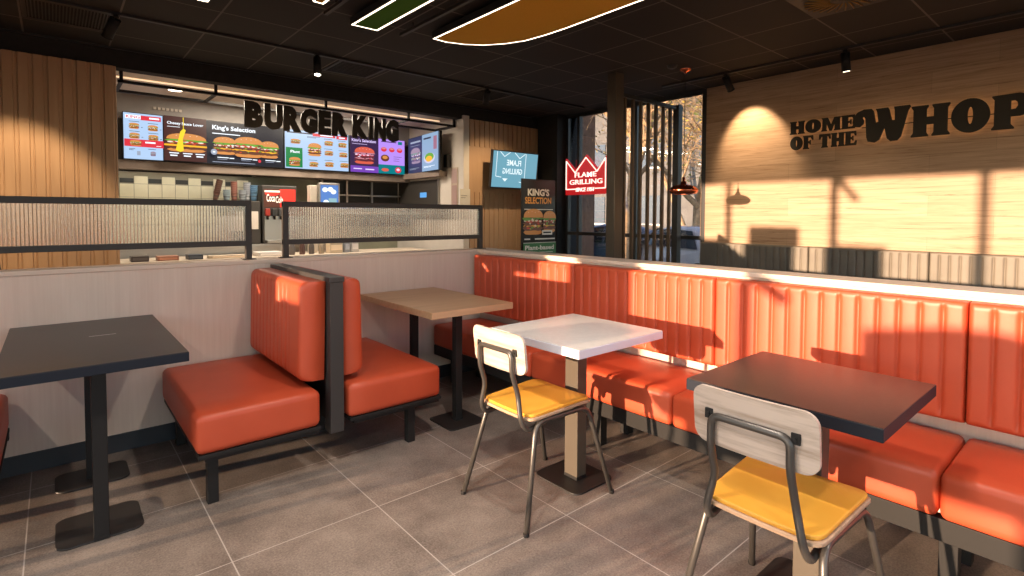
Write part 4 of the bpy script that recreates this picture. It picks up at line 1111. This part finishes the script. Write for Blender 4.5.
palr = (E('px_redbun', (.62, .10, .06), 1.), E('px_pk', (.45, .2, .28), 1.), E('px_r2', (.55, .03, .05), 1.), E('px_m2', (.12, .02, .03), 1.), E('px_pk2', (.6, .22, .25), 1.), E('px_pk3', (.8, .6, .75), 1.))
palb = (E('px_bb', (.30, .22, .30), 1.), E('px_bl', (.18, .28, .25), 1.), E('px_bt', (.32, .14, .2), 1.), E('px_bm', (.10, .08, .16), 1.), E('px_bc', (.5, .4, .3), 1.), E('px_bs', (.55, .55, .7), 1.))
bez = P('bezel', (.012, .012, .014), .3)
def tv(name, o, R, U, w, h, label, art, group='menu screens over the counter', bw=.008, thick=.045, cat='screen'):
    """o = lower-left corner of the visible picture"""
    Fm = frame_mat(o, R, U); Z = Vector(R).normalized().cross(Vector(U).normalized())
    t = thing(name, tuple(Vector(o)), label, cat, group)
    mb = MB(); mb.box(-bw, w + bw, -bw, h + bw, -thick, -.001, bez, r=.003, mat=Fm); mb.build('screen_housing', parent=t)
    cv = Canvas(o, R, U, w, h); art(cv); cv.build('display', parent=t); return t
def lines(cv, x0, x1, y, m, n=2, dy=.025, hh=.01):
    for k in range(n): cv.rect(x0, x1 - (.3 * (x1 - x0) if k else 0), y - k * dy, y - k * dy + hh, m)
def art1(cv):
    cv.rect(0, .46, 0, 1, e_sky); cv.rect(.02, .24, .88, .96, e_white); cv.rect(.20, .44, .86, .96, e_red); cv.text('KING', .03, .19, .89, .95, e_red, .02); cv.rect(.30, .42, (.88) + .25 * ((.945) - (.88)), (.88) + .8 * ((.945) - (.88)), e_white)
    for x, y in ((.12, .72), (.34, .70), (.12, .50), (.34, .48)):
        cv.burger(x, y, .13, .13, pal); lines(cv, x - .06, x + .06, y + .09, e_ink, 1); lines(cv, x + .08, x + .10, y - .03, e_ink, 1)
    cv.rect(0, .46, .26, .42, e_red); cv.burger(.13, .34, .14, .12, pal); cv.rect(.24, .36, (.33) + .25 * ((.39) - (.33)), (.33) + .8 * ((.39) - (.33)), e_white); lines(cv, .37, .43, .29, e_white, 1)
    cv.burger(.33, .12, .07, .10, palb); lines(cv, .05, .12, .2, e_ink, 2); lines(cv, .27, .36, .21, e_ink, 1); cv.rect(.14, .18, .07, .16, e_grey)
    cv.rect(.46, 1, 0, 1, e_brown); cv.text("Cheesy Sauce Lover", .50, .96, .80, .88, e_white, .02); lines(cv, .5, .66, .76, e_white, 1)
    cv.burger(.74, .42, .54, .42, pal); cv.rect(.46, 1.0, .33, .37, che)
    cv.poly([(.60, .24), (.66, .66), (.70, .74), (.73, .70), (.69, .50), (.70, .24), (.66, .20)], e_yel); cv.bar((.70, .70), (.70, .99), .008, e_yel)
    for x in (.52, .69, .85): cv.rect(x, x + .12, (.15) + .25 * ((.19) - (.15)), (.15) + .8 * ((.19) - (.15)), e_white); cv.rect(x + .01, x + .10, (.09) + .25 * ((.14) - (.09)), (.09) + .8 * ((.14) - (.09)), e_white)
def art2(cv):
    cv.rect(0, 1, 0, 1, e_navy); cv.text("King's Selection", .07, .62, .78, .92, e_white, .03); lines(cv, .07, .42, .71, e_white, 1, hh=.02)
    cv.burger(.22, .44, .30, .42, pal); cv.burger(.80, .42, .28, .42, pal); cv.burger(.52, .44, .40, .50, pal)
    cv.ell(.08, .27, .04, .07, e_grey, 20); cv.rect(.065, .095, (.24) + .25 * ((.30) - (.24)), (.24) + .8 * ((.30) - (.24)), e_white)
    for x in (.12, .42, .74): cv.rect(x, x + .14, (.13) + .25 * ((.165) - (.13)), (.13) + .8 * ((.165) - (.13)), e_white); cv.rect(x + .15, x + .21, (.12) + .25 * ((.16) - (.12)), (.12) + .8 * ((.16) - (.12)), e_white); lines(cv, x, x + .12, .10, e_grey, 1)
    cv.ell(.66, .115, .02, .04, e_red); cv.rect(.06, .60, .03, .045, e_grey)
def art3(cv):
    cv.rect(0, 1, 0, 1, e_sky)
    cv.rect(.03, .42, (.90) + .25 * ((.96) - (.90)), (.90) + .8 * ((.96) - (.90)), e_ink); cv.rect(.42, .78, .88, .96, e_red); cv.rect(.54, .74, (.895) + .25 * ((.945) - (.895)), (.895) + .8 * ((.945) - (.895)), e_white); cv.rect(.80, .98, .86, .95, e_red); cv.rect(.84, .94, (.875) + .25 * ((.93) - (.875)), (.875) + .8 * ((.93) - (.875)), e_white)
    cv.rect(.01, .26, .03, .54, e_green); cv.text('Plant', .08, .22, .40, .47, e_white, .02); cv.burger(.14, .18, .18, .22, pal)
    cv.burger(.15, .70, .16, .12, pal)
    for x, y in ((.66, .72), (.88, .70), (.65, .45), (.88, .43), (.40, .12), (.64, .14), (.88, .14)): cv.burger(x, y, .15, .13, pal); lines(cv, x - .08, x + .05, y + .10, e_ink, 1)
    cv.burger(.40, .50, .22, .34, pal); lines(cv, .28, .48, .82, e_ink, 2)
def art4(cv):
    cv.rect(0, .5, 0, 1, e_dpurple); cv.text("King's Selection", .03, .46, .83, .94, e_palev, .02); lines(cv, .03, .3, .79, e_palev, 1); cv.burger(.25, .48, .38, .48, palr); cv.rect(0, .5, 0, .18, e_vio); cv.rect(.05, .2, (.07) + .25 * ((.12) - (.07)), (.07) + .8 * ((.12) - (.07)), e_palev); cv.rect(.26, .42, (.06) + .25 * ((.12) - (.06)), (.06) + .8 * ((.12) - (.06)), e_palev)
    cv.rect(.5, 1, .26, 1, e_purple); cv.rect(.5, 1, 0, .26, e_teal); cv.rect(.55, .84, (.90) + .25 * ((.95) - (.90)), (.90) + .8 * ((.95) - (.90)), e_dpurple); cv.rect(.87, .95, .87, .96, e_teal)
    for x in (.60, .75, .90): cv.ell(x, .70, .055, .07, e_red, 10); cv.ell(x, .73, .04, .03, palr[4], 8)
    cv.ell(.62, .45, .08, .1, meat, 16); cv.ell(.62, .47, .05, .05, bun, 10); lines(cv, .78, .94, .5, e_dpurple, 3, .06)
    cv.ell(.62, .11, .07, .05, palr[0], 12); cv.ell(.87, .12, .06, .09, e_red, 14); cv.ell(.87, .13, .035, .04, palr[5], 10)
def art5(cv):
    cv.rect(0, .5, 0, 1, E('px_dusk', (.03, .035, .09), 1.)); cv.rect(.08, .42, .84, .89, e_grey); lines(cv, .08, .4, .76, e_grey, 1); cv.burger(.27, .48, .34, .44, palb); lines(cv, .08, .4, .12, e_grey, 2)
    cv.rect(.5, 1, 0, 1, E('px_steelblue', (.24, .36, .52), 1.)); cv.rect(.55, .78, (.84) + .25 * ((.92) - (.84)), (.84) + .8 * ((.92) - (.84)), e_ink); cv.ell(.73, .34, .17, .14, palb[5], 18); cv.ell(.73, .37, .14, .11, let, 14); cv.ell(.72, .32, .1, .08, che, 12); cv.rect(.86, .96, .55, .9, palb[2]); lines(cv, .55, .9, .12, e_white, 2)
ym = 7.80; z0 = 1.978
tv('menu_screen', (.645, ym, z0), (1, 0, 0), (0, 0, 1), .85, .543, 'leftmost menu screen with light blue and brown halves', art1)
tv('menu_screen', (1.512, ym, z0), (1, 0, 0), (0, 0, 1), .945, .545, "black menu screen headed King's Selection with three burgers", art2)
tv('menu_screen', (2.485, ym, z0), (1, 0, 0), (0, 0, 1), .93, .545, 'light blue menu screen with green corner and many small burgers', art3)
tv('menu_screen', (3.443, ym, z0), (1, 0, 0), (0, 0, 1), .922, .545, 'purple menu screen with a red burger on the left half', art4)
tv('menu_screen', (4.41, 7.74, z0 + .012), (-.10, -.97, 0), (0, 0, 1), 1.10, .56, 'angled menu screen on the right side wall of the kitchen', art5)
mbr = MB(); mbr.box(4.43, 4.5, 7.2, 7.3, 2.2, 2.3, M['black']); tag(mbr.build('screen_bracket', loc=(4.45, 7.2, 2.2)), 'black wall bracket behind the angled menu screen', 'bracket')

# wall television, tilted down; the crown sign's reflection is drawn into its picture
def art_tv(cv):
    bg = E('tv_blue', (.15, .36, .46), .9); ln = E('tv_line', (.75, .88, .92), 1.)
    cv.rect(0, 1, 0, 1, bg)
    cv.text('FLAME', .30, .62, .62, .78, ln, .02, mirror=True); cv.text('GRILLING', .22, .66, .38, .54, ln, .02, mirror=True)  # reversed sign wording, a reflection painted as glowing picture
    for a, b in (((.08, .98), (.08, .30)), ((.72, .98), (.72, .14)), ((.08, .30), (.2, .28)), ((.72, .14), (.60, .17)), ((.14, .99), (.24, .86)), ((.24, .86), (.36, .99)), ((.46, .99), (.58, .84)), ((.58, .84), (.70, .98))): cv.bar(a, b, .010, ln)
    cv.poly([(.22, .25), (.34, .25), (.28, .16)], ln)
dz = .10; y_t = 5.98
tl = math.radians(7)
ob = Vector((4.80, 6.06, 1.735))
tv('television', ob, (1, 0, 0), (0, -math.sin(tl), math.cos(tl)), .87, .52, 'flat television with mirrored FLAME GRILLING wording on the slatted wall', art_tv, None, .014, .05, 'television')
mbr = MB(); mbr.box(5.15, 5.30, 6.08, 6.32, 1.95, 2.10, M['black']); tag(mbr.build('television_mount', loc=(5.2, 6.3, 2.0)), 'black wall mount behind the flat television', 'bracket')

# standing poster
t = thing('advert_banner', (5.35, 6.05, 0), "tall black banner headed KING'S SELECTION with burgers and green foot", 'banner')
bw, bh = .66, 1.98
ox, oy = 5.085, 5.70
mb = MB(); mb.box(ox - .01, ox + bw + .01, oy + .001, oy + .02, .0, 1.85, M['black'], r=.003); mb.build('banner_frame', parent=t)
mb = MB(); mb.box(ox - .01, ox + bw + .01, oy - .1, oy + .16, .0, .03, M['black'], r=.003); mb.build('banner_base', parent=t)
pk = P('print_black', (.025, .022, .02), .25); pw_ = P('print_white', (.75, .72, .66), .5); po = P('print_orange', (.75, .32, .05), .5); pg = P('print_green', (.03, .15, .04), .4)
pp = tuple(P('print' + str(i), c, .4) for i, c in enumerate(((.62, .27, .07), (.16, .36, .06), (.55, .06, .03), (.16, .06, .03), (.8, .42, .05), (.75, .65, .5))))
cv = Canvas((ox, oy, .04), (1, 0, 0), (0, 0, 1), bw, 1.80)
def by(z): return (z - .04) / 1.80 * .967
cv.rect(0, 1, 0, 1, pk); cv.text("KING'S", .16, .82, by(1.66), by(1.77), pw_, .04); cv.text('SELECTION', .08, .88, by(1.54), by(1.64), po, .03)
cv.rect(.06, .94, by(1.45), by(1.462), pw_)
cv.burger(.32, by(1.27), .62, .21, pp); cv.burger(.80, by(1.27), .42, .18, pp)
cv.rect(.56, .88, by(1.07), by(1.14), pw_); cv.rect(.60, .84, (by(1.085)) + .25 * ((by(1.125)) - (by(1.085))), (by(1.085)) + .8 * ((by(1.125)) - (by(1.085))), pk)
cv.rect(.03, .20, by(1.0), by(1.02), pw_); cv.rect(.34, .96, by(1.0), by(1.02), pw_)
cv.rect(0, 1, by(.30), by(.955), pg); cv.rect(0, 1, by(.95), by(.957), pw_); cv.text('Plant-based', .05, .93, by(.845), by(.915), pw_, .03)
cv.rect(.05, .9, by(.805), by(.812), pw_)
cv.build('banner_print', parent=t)

# red crown sign on the glazing
t = thing('crown_sign', (6.1, 5.3, 1.6), 'red crown shaped FLAME GRILLING sign with white outline by the window', 'sign')
ya, yb = 5.79, 4.97; w = ya - yb; zb, zt = 1.64, 2.235
def cp(pts): return [(a * w, b) for a, b in pts]
hgt = zt - zb
outl = [(0, 0), (w, 0), (w, hgt * .95), (w * .78, hgt * .63), (w * .515, hgt), (w * .25, hgt * .63), (0, hgt * .95)]
fm = frame_mat((XR - .10, ya, zb), (0, -1, 0), (0, 0, 1))
mb = MB(); mb.prism(outl, -.04, 0, P('sign_red', (.42, .012, .012), .35, emit=(.42, .008, .01), es=.75), mat=fm); sb_ = mb.build('sign_board', parent=t)
nw = P('neon_white', (1, 1, 1), .4, emit=(1, .84, .72), es=1.)
mb = MB()
ins = [(.025 * w, .085), (.025 * w, hgt * .88), (w * .25, hgt * .56), (w * .515, hgt * .93), (w * .78, hgt * .56), (w * .975, hgt * .88), (w * .975, .085)]
def seg2(a, b): mb.tube([fm @ Vector((a[0], a[1], .008)), fm @ Vector((b[0], b[1], .008))], .0085, nw, 8)
for a, b in zip(ins, ins[1:]): seg2(a, b)
seg2(ins[0], (w * .27, .085)); seg2((w * .74, .085), ins[-1])
mb.build('neon_outline', parent=sb_, label='glowing white outline')
def ptxt(s, x0, x1, z0, z1, off=.03, shear=0.):
    me, a, b, c, d = text_mesh(s, off, .02)
    lm = Matrix.Translation((x0 * w, z0, .004)) @ Matrix(((1, shear, 0, 0), (0, 1, 0, 0), (0, 0, 1, 0), (0, 0, 0, 1))) @ Matrix.Diagonal(((x1 - x0) * w / (b - a), (z1 - z0) / (d - c), .2, 1)) @ Matrix.Translation((-a, -c, 0))
    m2 = MB(); m2.mesh(me, fm @ lm, nw); m2.build('sign_wording', parent=sb_)
ptxt('FLAME', .24, .76, .262, .335, .008); ptxt('GRILLING', .11, .90, .155, .228, .008); ptxt('SINCE 1954', .26, .70, .045, .105, .02, .3)

# ------------------------------------------------------------------ outdoors
GZ = -.35
struct(MB().box(-60, 90, -60, 90, GZ - .2, GZ, noisy('asphalt', (.10, .095, .09), (.15, .14, .13), 2, .9, world=True)).build('ground_outside'))
bark = noisy('bark', (.24, .16, .09), (.46, .31, .18), 12, .9, .4)
leafm = P('leaf_olive', (.16, .17, .035), .6); leafy = P('leaf_yellow', (.38, .27, .05), .6)
def tree(x, y, h, seed, label, leaves=240, lm=None, spread=1., trunk=.16):
    rnd = random.Random(seed); t = thing('tree', (x, y, GZ), label, 'tree', 'bare sunlit trees outside')
    mb = MB(); tips = []
    def grow(p, d, ln, r, lvl):
        pts = [p]; q = Vector(p); dd = Vector(d)
        n = 5
        for k in range(n):
            dd = (dd + Vector((rnd.uniform(-.22, .22), rnd.uniform(-.22, .22), rnd.uniform(-.05, .12)))).normalized()
            q = q + dd * ln / n; pts.append(q.copy())
            if lvl < 4 and k >= 1:
                for _ in range(2 if lvl < 3 else 1):
                    if rnd.random() < .75:
                        a = rnd.uniform(0, 2 * PI); o_ = dd.orthogonal().normalized(); o_ = Matrix.Rotation(a, 3, dd) @ o_
                        nd = (dd * .75 + o_ * rnd.uniform(.5, 1.) * spread).normalized()
                        grow(q, nd, ln * rnd.uniform(.5, .7), r * (1 - .5 * k / n) * .5, lvl + 1)
        mb.tube(pts, [max(.004, r * (1 - .6 * k / n)) for k in range(n + 1)], bark, 7 if lvl < 2 else (4 if lvl < 3 else 3), caps=False)
        if lvl >= 2: tips.extend(pts[2:])
    grow(Vector((x, y, GZ)), Vector((rnd.uniform(-.1, .1), rnd.uniform(-.1, .1), 1)), h * .62, trunk, 0)
    mb.build('trunk', parent=t, recalc=False)
    if leaves and tips:
        lf = MB()
        for k in range(int(leaves * 2.2)):
            p = rnd.choice(tips) + Vector([rnd.uniform(-.18, .18) for _ in range(3)]); s_ = rnd.uniform(.03, .07)
            a = Vector([rnd.uniform(-1, 1) for _ in range(3)]).normalized(); b = a.orthogonal().normalized() * .6
            lf.quad([p - a * s_, p + b * s_, p + a * s_, p - b * s_], lm or leafm)
        lf.build('foliage', parent=t, recalc=False)
tree(13.2, 7.9, 7.5, 12, 'leaning sunlit tree between the column and the slats', 500, leafy, 1.15, .2)
tree(16.0, 5.1, 8, 14, 'twiggy tree behind the copper pendant lamp', 800, leafm, 1.1)
tree(11.5, 8.6, 7.5, 1, 'thick forked tree nearest the window behind the crown sign', 350, leafy, 1.2, .26)
tree(14.0, 8.2, 8, 2, 'slim sunlit tree behind the slatted screen near the column', 500, leafy)
tree(14.6, 5.9, 7, 3, 'bushy twigged tree behind the middle of the slatted screen', 600, leafm)
tree(17.5, 7.2, 8, 4, 'tall twigged tree farther back behind the slats', 700, leafy)
tree(12.6, 5.2, 7, 5, 'twigged tree seen right of the slatted screen', 700, leafm, 1.1)
tree(19.5, 10.2, 9, 6, 'distant tall tree left behind the red crown sign', 500, leafm)
tree(21.5, 8.4, 9, 8, 'distant tree standing before the pale building', 600, leafy)
tree(22.5, 13.5, 9, 9, 'farthest tree left of the parked blue car', 600, leafm)
# clipped hedge
mb = MB(); rr = random.Random(5)
for k in range(2600):
    p = Vector((rr.uniform(15, 15.8), rr.uniform(2, 9), rr.uniform(GZ, .95))); s_ = rr.uniform(.05, .11)
    a = Vector([rr.uniform(-1, 1) for _ in range(3)]).normalized(); b = a.orthogonal().normalized() * .7
    mb.quad([p - a * s_, p + b * s_, p + a * s_, p - b * s_], P('hedge', (.10, .17, .03), .7) if k == 0 else mb.mats[0])
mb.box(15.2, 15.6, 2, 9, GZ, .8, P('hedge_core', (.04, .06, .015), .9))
tag(mb.build('hedge', loc=(15.4, 5.5, GZ), recalc=False), 'green hedge outside below the trees', 'hedge', kind='stuff')
# building
def building(x, y0, y1, h, wallm, label, nwin, floors, dpt=6):
    t = thing('building', (x, (y0 + y1) / 2, GZ), label, 'building', None)
    MB().box(x, x + dpt, y0, y1, GZ, h, wallm).build('facade', parent=t)
    MB().box(x - .2, x + dpt + .2, y0 - .2, y1 + .2, h, h + .3, M['kitchgrey']).build('roof', parent=t)
    gm = P('win_glass_far', (.08, .1, .13), .15)
    for f in range(floors):
        for k in range(nwin):
            a = y0 + (y1 - y0) * (k + .3) / nwin; b = y0 + (y1 - y0) * (k + .7) / nwin; z = .9 + f * 3
            mb = MB(); mb.box(x - .05, x + .02, a, b, z, z + 1.5, gm); mb.box(x - .07, x - .05, a - .06, b + .06, z - .1, z, M['whitewall']); mb.build('window', parent=t)
building(24, 4, 26, 7.2, noisy('pale_render', (.11, .105, .10), (.16, .15, .14), 2, .8), 'pale rendered building behind the bare trees', 6, 2)
building(9.6, 9.25, 11.5, 6.5, noisy('dark_brick', (.10, .07, .055), (.16, .11, .085), 9, .9), 'dark brick wall of a neighbouring building at the left of the window', 2, 2, 1.2)

# cars
def car(x, y, rz, col, label, red=False):
    t = thing('car', (x, y, GZ), label, 'car', 'parked cars outside')
    body = [(-2.1, .30), (-2.15, .62), (-2.05, .84), (-1.75, .92), (-1.35, 1.28), (-.9, 1.42), (.1, 1.44), (.55, 1.36), (1.15, .96), (1.85, .84), (2.12, .62), (2.14, .32), (1.75, .26), (-1.7, .26)]
    pm = P('car_paint' + str(x), col, .25, .3, coat=.6)
    A = Matrix.Translation((x, y, GZ)) @ Matrix.Rotation(rz, 4, 'Z')
    n = 9
    mb = MB(); rings = []
    for k in range(n):
        s_ = -1 + 2 * k / (n - 1); f = math.sqrt(max(0, 1 - abs(s_) ** 5)) * .12 + .88
        ring = []
        for (a, z) in body:
            up = max(0, (z - .9) / .55); yy = s_ * (.86 - .20 * up)
            ring.append(mb.bm.verts.new(A @ Vector((a * (f if z < 1 else f * .99), yy, z if abs(s_) < .9 or z < 1 else z - .05))))
        rings.append(ring)
    i = mb.mi(pm); m = len(body)
    for a, b in zip(rings, rings[1:]):
        for k in range(m):
            fc = mb.bm.faces.new((a[k], a[(k + 1) % m], b[(k + 1) % m], b[k])); fc.smooth = True; fc.material_index = i
    mb.bm.faces.new(rings[0]); mb.bm.faces.new(rings[-1][::-1]); cbd = mb.build('car_body', parent=t)
    gl = P('car_glass', (.02, .025, .03), .1)
    mb = MB()
    for s_ in (-1, 1):
        mb.prism([(-1.25, .94), (-.92, 1.33), (-.1, 1.36), (-.1, .94)], 0, .02, gl, mat=A @ Matrix.Translation((0, s_ * .84 - (.01), 0)) @ Matrix.Rotation(s_ * .30, 4, 'X') @ Matrix.Translation((0, 0, 0)) @ Matrix.Rotation(PI / 2, 4, 'X') if False else A @ Matrix(((1, 0, 0, 0), (0, -s_ * .33, s_ * 1, s_ * (.86 + .315)), (0, 1, 0, 0), (0, 0, 0, 1))))
        mb.prism([(-.02, .94), (-.02, 1.36), (.5, 1.30), (1.02, .94)], 0, .02, gl, mat=A @ Matrix(((1, 0, 0, 0), (0, -s_ * .33, s_ * 1, s_ * (.86 + .315)), (0, 1, 0, 0), (0, 0, 0, 1))))
    mb.build('side_window', parent=t)
    for sx, nm in ((1, 'windscreen'), (-1, 'rear_window')):
        mb = MB(); xa, za, xb, zb_ = (1.14, .985, .60, 1.36) if sx > 0 else (-1.74, .945, -1.37, 1.285)
        o_ = .012 * sx
        mb.quad([A @ Vector((xa + o_, -.74, za + .01)), A @ Vector((xa + o_, .74, za + .01)), A @ Vector((xb + o_, .60, zb_ + .01)), A @ Vector((xb + o_, -.60, zb_ + .01))], gl); mb.build(nm, parent=t)
    for a in (-1.3, 1.32):
        for s_ in (-1, 1):
            mb = MB(); c1 = A @ Vector((a, s_ * .68, .32)); c2 = A @ Vector((a, s_ * .88, .32)); mb.cyl(c1, c2, .32, P('tyre', (.02, .02, .02), .8), 24); mb.cyl(A @ Vector((a, s_ * .86, .32)), A @ Vector((a, s_ * .89, .32)), .2, M['steel'], 16); mb.build('wheel', parent=t)
    for s_ in (-1, 1):
        mb = MB(); mb.box(-2.14, -1.98, s_ * .62 - .16, s_ * .62 + .16, .68, .86, P('tail_light', (.5, .01, .01), .2, emit=(1, .02, .02), es=.15), r=.02, mat=A); mb.build('tail_light', parent=cbd)
        mb = MB(); mb.box(1.98, 2.14, s_ * .62 - .16, s_ * .62 + .16, .62, .76, M['glassoff'], r=.02, mat=A); mb.build('headlight', parent=cbd)
car(12.2, 9.7, PI * .5 + .25, (.10, .13, .19), 'dark blue parked car outside behind the crown sign')
car(12.0, 7.1, 1.2, (.35, .33, .34), 'silver parked car with red tail lights behind the slats')

# ------------------------------------------------------------------ light
w = bpy.data.worlds.new('sky'); bpy.context.scene.world = w; w.use_nodes = True; nt = w.node_tree
bg = nt.nodes['Background']; sk = nt.nodes.new('ShaderNodeTexSky'); sk.sky_type = 'NISHITA'; sk.sun_disc = False
sk.sun_elevation = math.radians(28); sk.sun_rotation = math.radians(-90); sk.air_density = 1.; sk.dust_density = .6; sk.ozone_density = 1.
L(nt, sk.outputs[0], bg.inputs[0]); bg.inputs[1].default_value = .38
az, el = math.radians(-7.0), math.radians(5.2)
sd = Vector((math.cos(az) * math.cos(el), math.sin(az) * math.cos(el), -math.sin(el)))
l = bpy.data.lights.new('sun', 'SUN'); l.energy = 10.5; l.color = (1., .70, .46); l.angle = math.radians(.6)
o = bpy.data.objects.new('sun', l); C.objects.link(o); o.rotation_euler = sd.to_track_quat('-Z', 'Y').to_euler(); o.location = (-20, 2, 5)
# fill lights added in the ceiling out of view to brighten the room
for x, y in ((.0, -1.2), (2.2, -1.2), (.0, 1.0), (-1.6, 1.8), (4.4, -.6), (1.3, 1.2)):
    mb = MB(); mb.lathe([(.06, -.004), (.075, -.006), (.08, 0)], (x, y, ZC), M['black'], 20); mb.lathe([(0, -.003), (.06, -.004)], (x, y, ZC), M['lens'], 20)
    tag(mb.build('downlight', loc=(x, y, ZC)), 'recessed round downlight in the black ceiling behind the viewpoint', 'ceiling light', 'recessed downlights behind the viewpoint')
    l = bpy.data.lights.new('downlight_lamp', 'AREA'); l.shape = 'DISK'; l.size = .12; l.energy = 18; l.color = (1, .89, .78); l.spread = math.radians(130)
    o = bpy.data.objects.new('downlight_lamp', l); C.objects.link(o); o.location = (x, y, ZC - .01)

# ------------------------------------------------------------------ camera
cam = bpy.data.cameras.new('camera'); co = bpy.data.objects.new('camera', cam); C.objects.link(co)
cam.sensor_width = 36; cam.lens = 533.43 / 1024 * 36; cam.shift_y = -(288 - 234.77) / 1024; cam.clip_start = .02; cam.clip_end = 300
yaw, pit, rol = math.radians(40.6537), math.radians(2.07676), math.radians(.23714)
sy, cy = math.sin(yaw), math.cos(yaw)
F = Vector((sy, cy, 0)); Rt = Vector((cy, -sy, 0)); U = Vector((0, 0, 1))
F2 = F * math.cos(pit) - U * math.sin(pit); U2 = U * math.cos(pit) + F * math.sin(pit)
R3 = Rt * math.cos(rol) + U2 * math.sin(rol); U3 = U2 * math.cos(rol) - Rt * math.sin(rol)
co.matrix_world = Matrix(((R3.x, U3.x, -F2.x, 0), (R3.y, U3.y, -F2.y, 0), (R3.z, U3.z, -F2.z, 1.32), (0, 0, 0, 1)))
sc_ = bpy.context.scene; sc_.camera = co
sc_.view_settings.view_transform = 'Standard'; sc_.view_settings.look = 'None'; sc_.view_settings.gamma = 1; sc_.view_settings.use_curve_mapping = False
sc_.view_settings.exposure = .32
sc_.cycles.use_denoising = True; sc_.cycles.max_bounces = 8; sc_.cycles.diffuse_bounces = 4; sc_.cycles.transparent_max_bounces = 12
sc_.cycles.sample_clamp_indirect = 6; sc_.cycles.caustics_reflective = False
for o in bpy.data.objects:
    if 'org' in o: del o['org']
